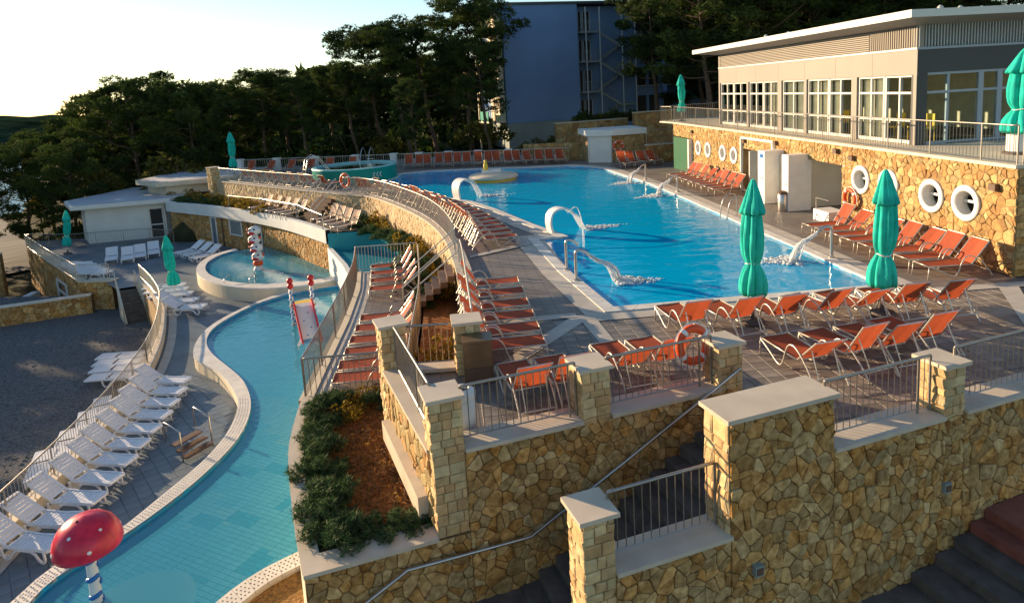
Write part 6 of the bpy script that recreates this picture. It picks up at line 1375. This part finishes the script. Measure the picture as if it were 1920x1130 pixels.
# understorey: leafy bushes under the pines
def bush_mesh(seed, mat, R=1., n=420, L=.28, Wd=.11, hz=.8, n3=3):
    rng = random.Random(seed); m = MB(); cl = [Vector((rng.gauss(0, .45), rng.gauss(0, .45), abs(rng.gauss(.35, .3)))) for _ in range(12)]
    for i in range(n):
        c = cl[i % 12]+Vector((rng.gauss(0, 1), rng.gauss(0, 1), rng.gauss(0, 1))).normalized()*.42*rng.uniform(.5, 1.05); c.z = max(.02, c.z*hz); tuft(m, c*R, R, rng, n3, L*R, Wd*R, .5)
    return m.mesh('foliage', mat)
def stems(seed, mat='bark'):
    rng = random.Random(seed); m = MB()
    for k in range(7): a = k*.9; m.tube([(0, 0, -.05), (.2*math.cos(a), .2*math.sin(a), .35), (.45*math.cos(a), .45*math.sin(a), .7)], [.035, .025, .01], 5)
    return m.mesh('stem', mat)
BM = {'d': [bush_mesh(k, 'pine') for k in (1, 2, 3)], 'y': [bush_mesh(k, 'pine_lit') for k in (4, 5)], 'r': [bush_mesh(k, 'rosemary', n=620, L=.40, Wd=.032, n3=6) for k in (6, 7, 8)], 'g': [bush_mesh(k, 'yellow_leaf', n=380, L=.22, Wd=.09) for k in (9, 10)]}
ST = stems(3)
def bush(kind, x, y, z, s, label, group, v=0, rz=0, sq=1., name='shrub', cat='shrub'):
    t = thing(name, label, cat, (x, y, z), rz, group); ORG[t.name] = (0, 0, 0); t.scale = (s, s, s*sq); B = BM[kind]; put('foliage', B[v % len(B)], t); put('stem', ST, t); return t
und = [(60+46*i, 300+14*math.sin(i*1.7), 78+10*math.sin(i*2.3), 'd') for i in range(20)]
for i, (px, py, Y, k) in enumerate(und):
    if px < 120: continue
    d = RM @ camdir(px, py); x = float(d[0]/d[1]*Y); bush(k, x, Y, terr(x, Y)-.2, 3.4+.9*math.sin(i*3.1), ORDW[i]+' dark bush from the left in the understorey of the wood', 'understorey bushes', i, i*1.3, 1.0)
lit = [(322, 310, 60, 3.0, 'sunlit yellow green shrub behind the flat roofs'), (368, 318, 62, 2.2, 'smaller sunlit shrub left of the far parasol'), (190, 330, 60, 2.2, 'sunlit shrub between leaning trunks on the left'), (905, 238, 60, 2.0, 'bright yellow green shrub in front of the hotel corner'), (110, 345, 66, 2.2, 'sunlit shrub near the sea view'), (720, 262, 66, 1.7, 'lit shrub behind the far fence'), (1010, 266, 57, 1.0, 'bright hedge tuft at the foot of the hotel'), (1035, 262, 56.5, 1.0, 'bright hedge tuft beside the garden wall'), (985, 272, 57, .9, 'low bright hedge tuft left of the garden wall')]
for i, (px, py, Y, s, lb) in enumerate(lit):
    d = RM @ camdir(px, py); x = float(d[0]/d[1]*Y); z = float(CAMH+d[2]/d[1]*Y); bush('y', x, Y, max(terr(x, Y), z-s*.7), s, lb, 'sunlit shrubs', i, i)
for i in range(5): bush('d', 12.5+1.2*i, 57.6+.25*i, 2.3, 1.1, ORDW[i]+' clipped dark hedge bush from the left below the hotel', 'hedge below the hotel', i, i)
# far wood as one mass behind the trees
rng = random.Random(55); wd_ = MB()
for i in range(5200):
    a = math.radians(rng.uniform(-27, 42)); r = rng.uniform(118, 135); x, y = r*math.sin(a), r*math.cos(a); z0 = terr(x, y); h = 11+3*noise.noise((a*9, 0, 0)); tuft(wd_, Vector((x, y, z0+rng.uniform(0, h))), 1, rng, 2, 3.0, 1.3)
o = wd_.build('far_wood', 'pine'); stuff(o); o['label'] = 'far dark wood closing the view behind the pines'; o['category'] = 'wood'
# ------------------------------------------------------------------ planter shrubs
def inpl(f, w_):
    p = PLi[min(len(PLi)-1, int(f*(len(PLi)-1)))]; return p[0]+w_, p[1]
rs = [(.14, .35), (.27, .28), (.36, .22), (.46, .3), (.55, .22), (.63, .34), (.71, .24), (.79, .32), (.86, .26), (.92, .42)]
for i, (f, w_) in enumerate(rs): x, y = inpl(f, w_); bush('r', x, y, -1.24, .44+.07*math.sin(i*2.1), ORDW[i]+' rosemary shrub from the far end along the river side of the planter', 'rosemary along the planter side', i, i*1.9, .95, 'rosemary_shrub')
for i, (s_, n_) in enumerate(((-1.75, .58), (-1.35, .52), (-.98, .50), (-.72, .5))): x, y = W2(s_, n_); bush('r', x, y, -1.24, .32, ORDW[i]+' low rosemary shrub from the left at the front rim of the planter', 'rosemary at the planter front', i, i*1.4, .8, 'rosemary_shrub')
for i, (x, y, k) in enumerate(((-2.7, 14.2, 'r'), (-2.1, 14.15, 'g'), (-1.55, 14.1, 'r'), (-2.4, 13.5, 'g'))): bush(k, x, y, -1.24, .4, ORDW[i]+' mixed shrub from the left at the far end of the planter', 'mixed planter shrubs', i, i, .9)
rng = random.Random(77); dc = MB(); cnt = 0
xs_ = [p[0] for p in PLs]; ys_ = [p[1] for p in PLs]
while cnt < 4200:
    x, y = rng.uniform(min(xs_), max(xs_)), rng.uniform(min(ys_), max(ys_))
    if not inside((x, y), PLs): continue
    cnt += 1; hgt = .05+.12*max(0, noise.noise((x*1.6, y*1.6, 0))+.3); tuft(dc, Vector((x, y, -1.25+rng.uniform(0, hgt))), 1, rng, 2, .075, .028, .6)
o = dc.build('dry_ground_cover', 'dry_leaf'); stuff(o); o['label'] = 'rust coloured dry ground cover filling the planter'; o['category'] = 'ground cover'
# planting strip and roof terrace greenery
for i in range(16):
    s_ = 1.0+2.0*i; d_ = .55+.15*math.sin(i*2.7); p = umap(s_, 0, d_)
    if 4.6 < s_ < 7.2 or gapA < s_ < gapB: continue
    bush('g' if i % 3 else 'r', p[0], p[1], ZM, .55+.12*math.sin(i*1.9), ORDW[i]+' shrub from the near pillar in the planting strip under the curved wall', 'shrubs under the curved wall', i, i*1.1, 1.15)
for i in range(9):
    p = umap(8.5+1.9*i, 0, 1.05+.2*math.sin(i)); bush('r', p[0], p[1], ZM, .6, ORDW[i]+' dark green shrub from the near end beside the mid terrace and basin', 'dark shrubs beside the mid terrace', i, i*.7, .9)
for i in range(12):
    f = i/11; a = G(325+150*f, 383+10*f, ZM); bush('r' if i < 7 else 'g', a[0]+.3, a[1]+1.0, ZM, .75, ORDW[i]+' low shrub from the left in the roof terrace planting', 'roof terrace shrubs', i, i, .6)
for i in range(8):
    p = umap(34+2.4*i, 0, 1.1); bush('g', p[0], p[1], ZM, .85, ORDW[i]+' golden shrub below the far railing wall', 'golden shrubs below the far wall', i, i, .8)
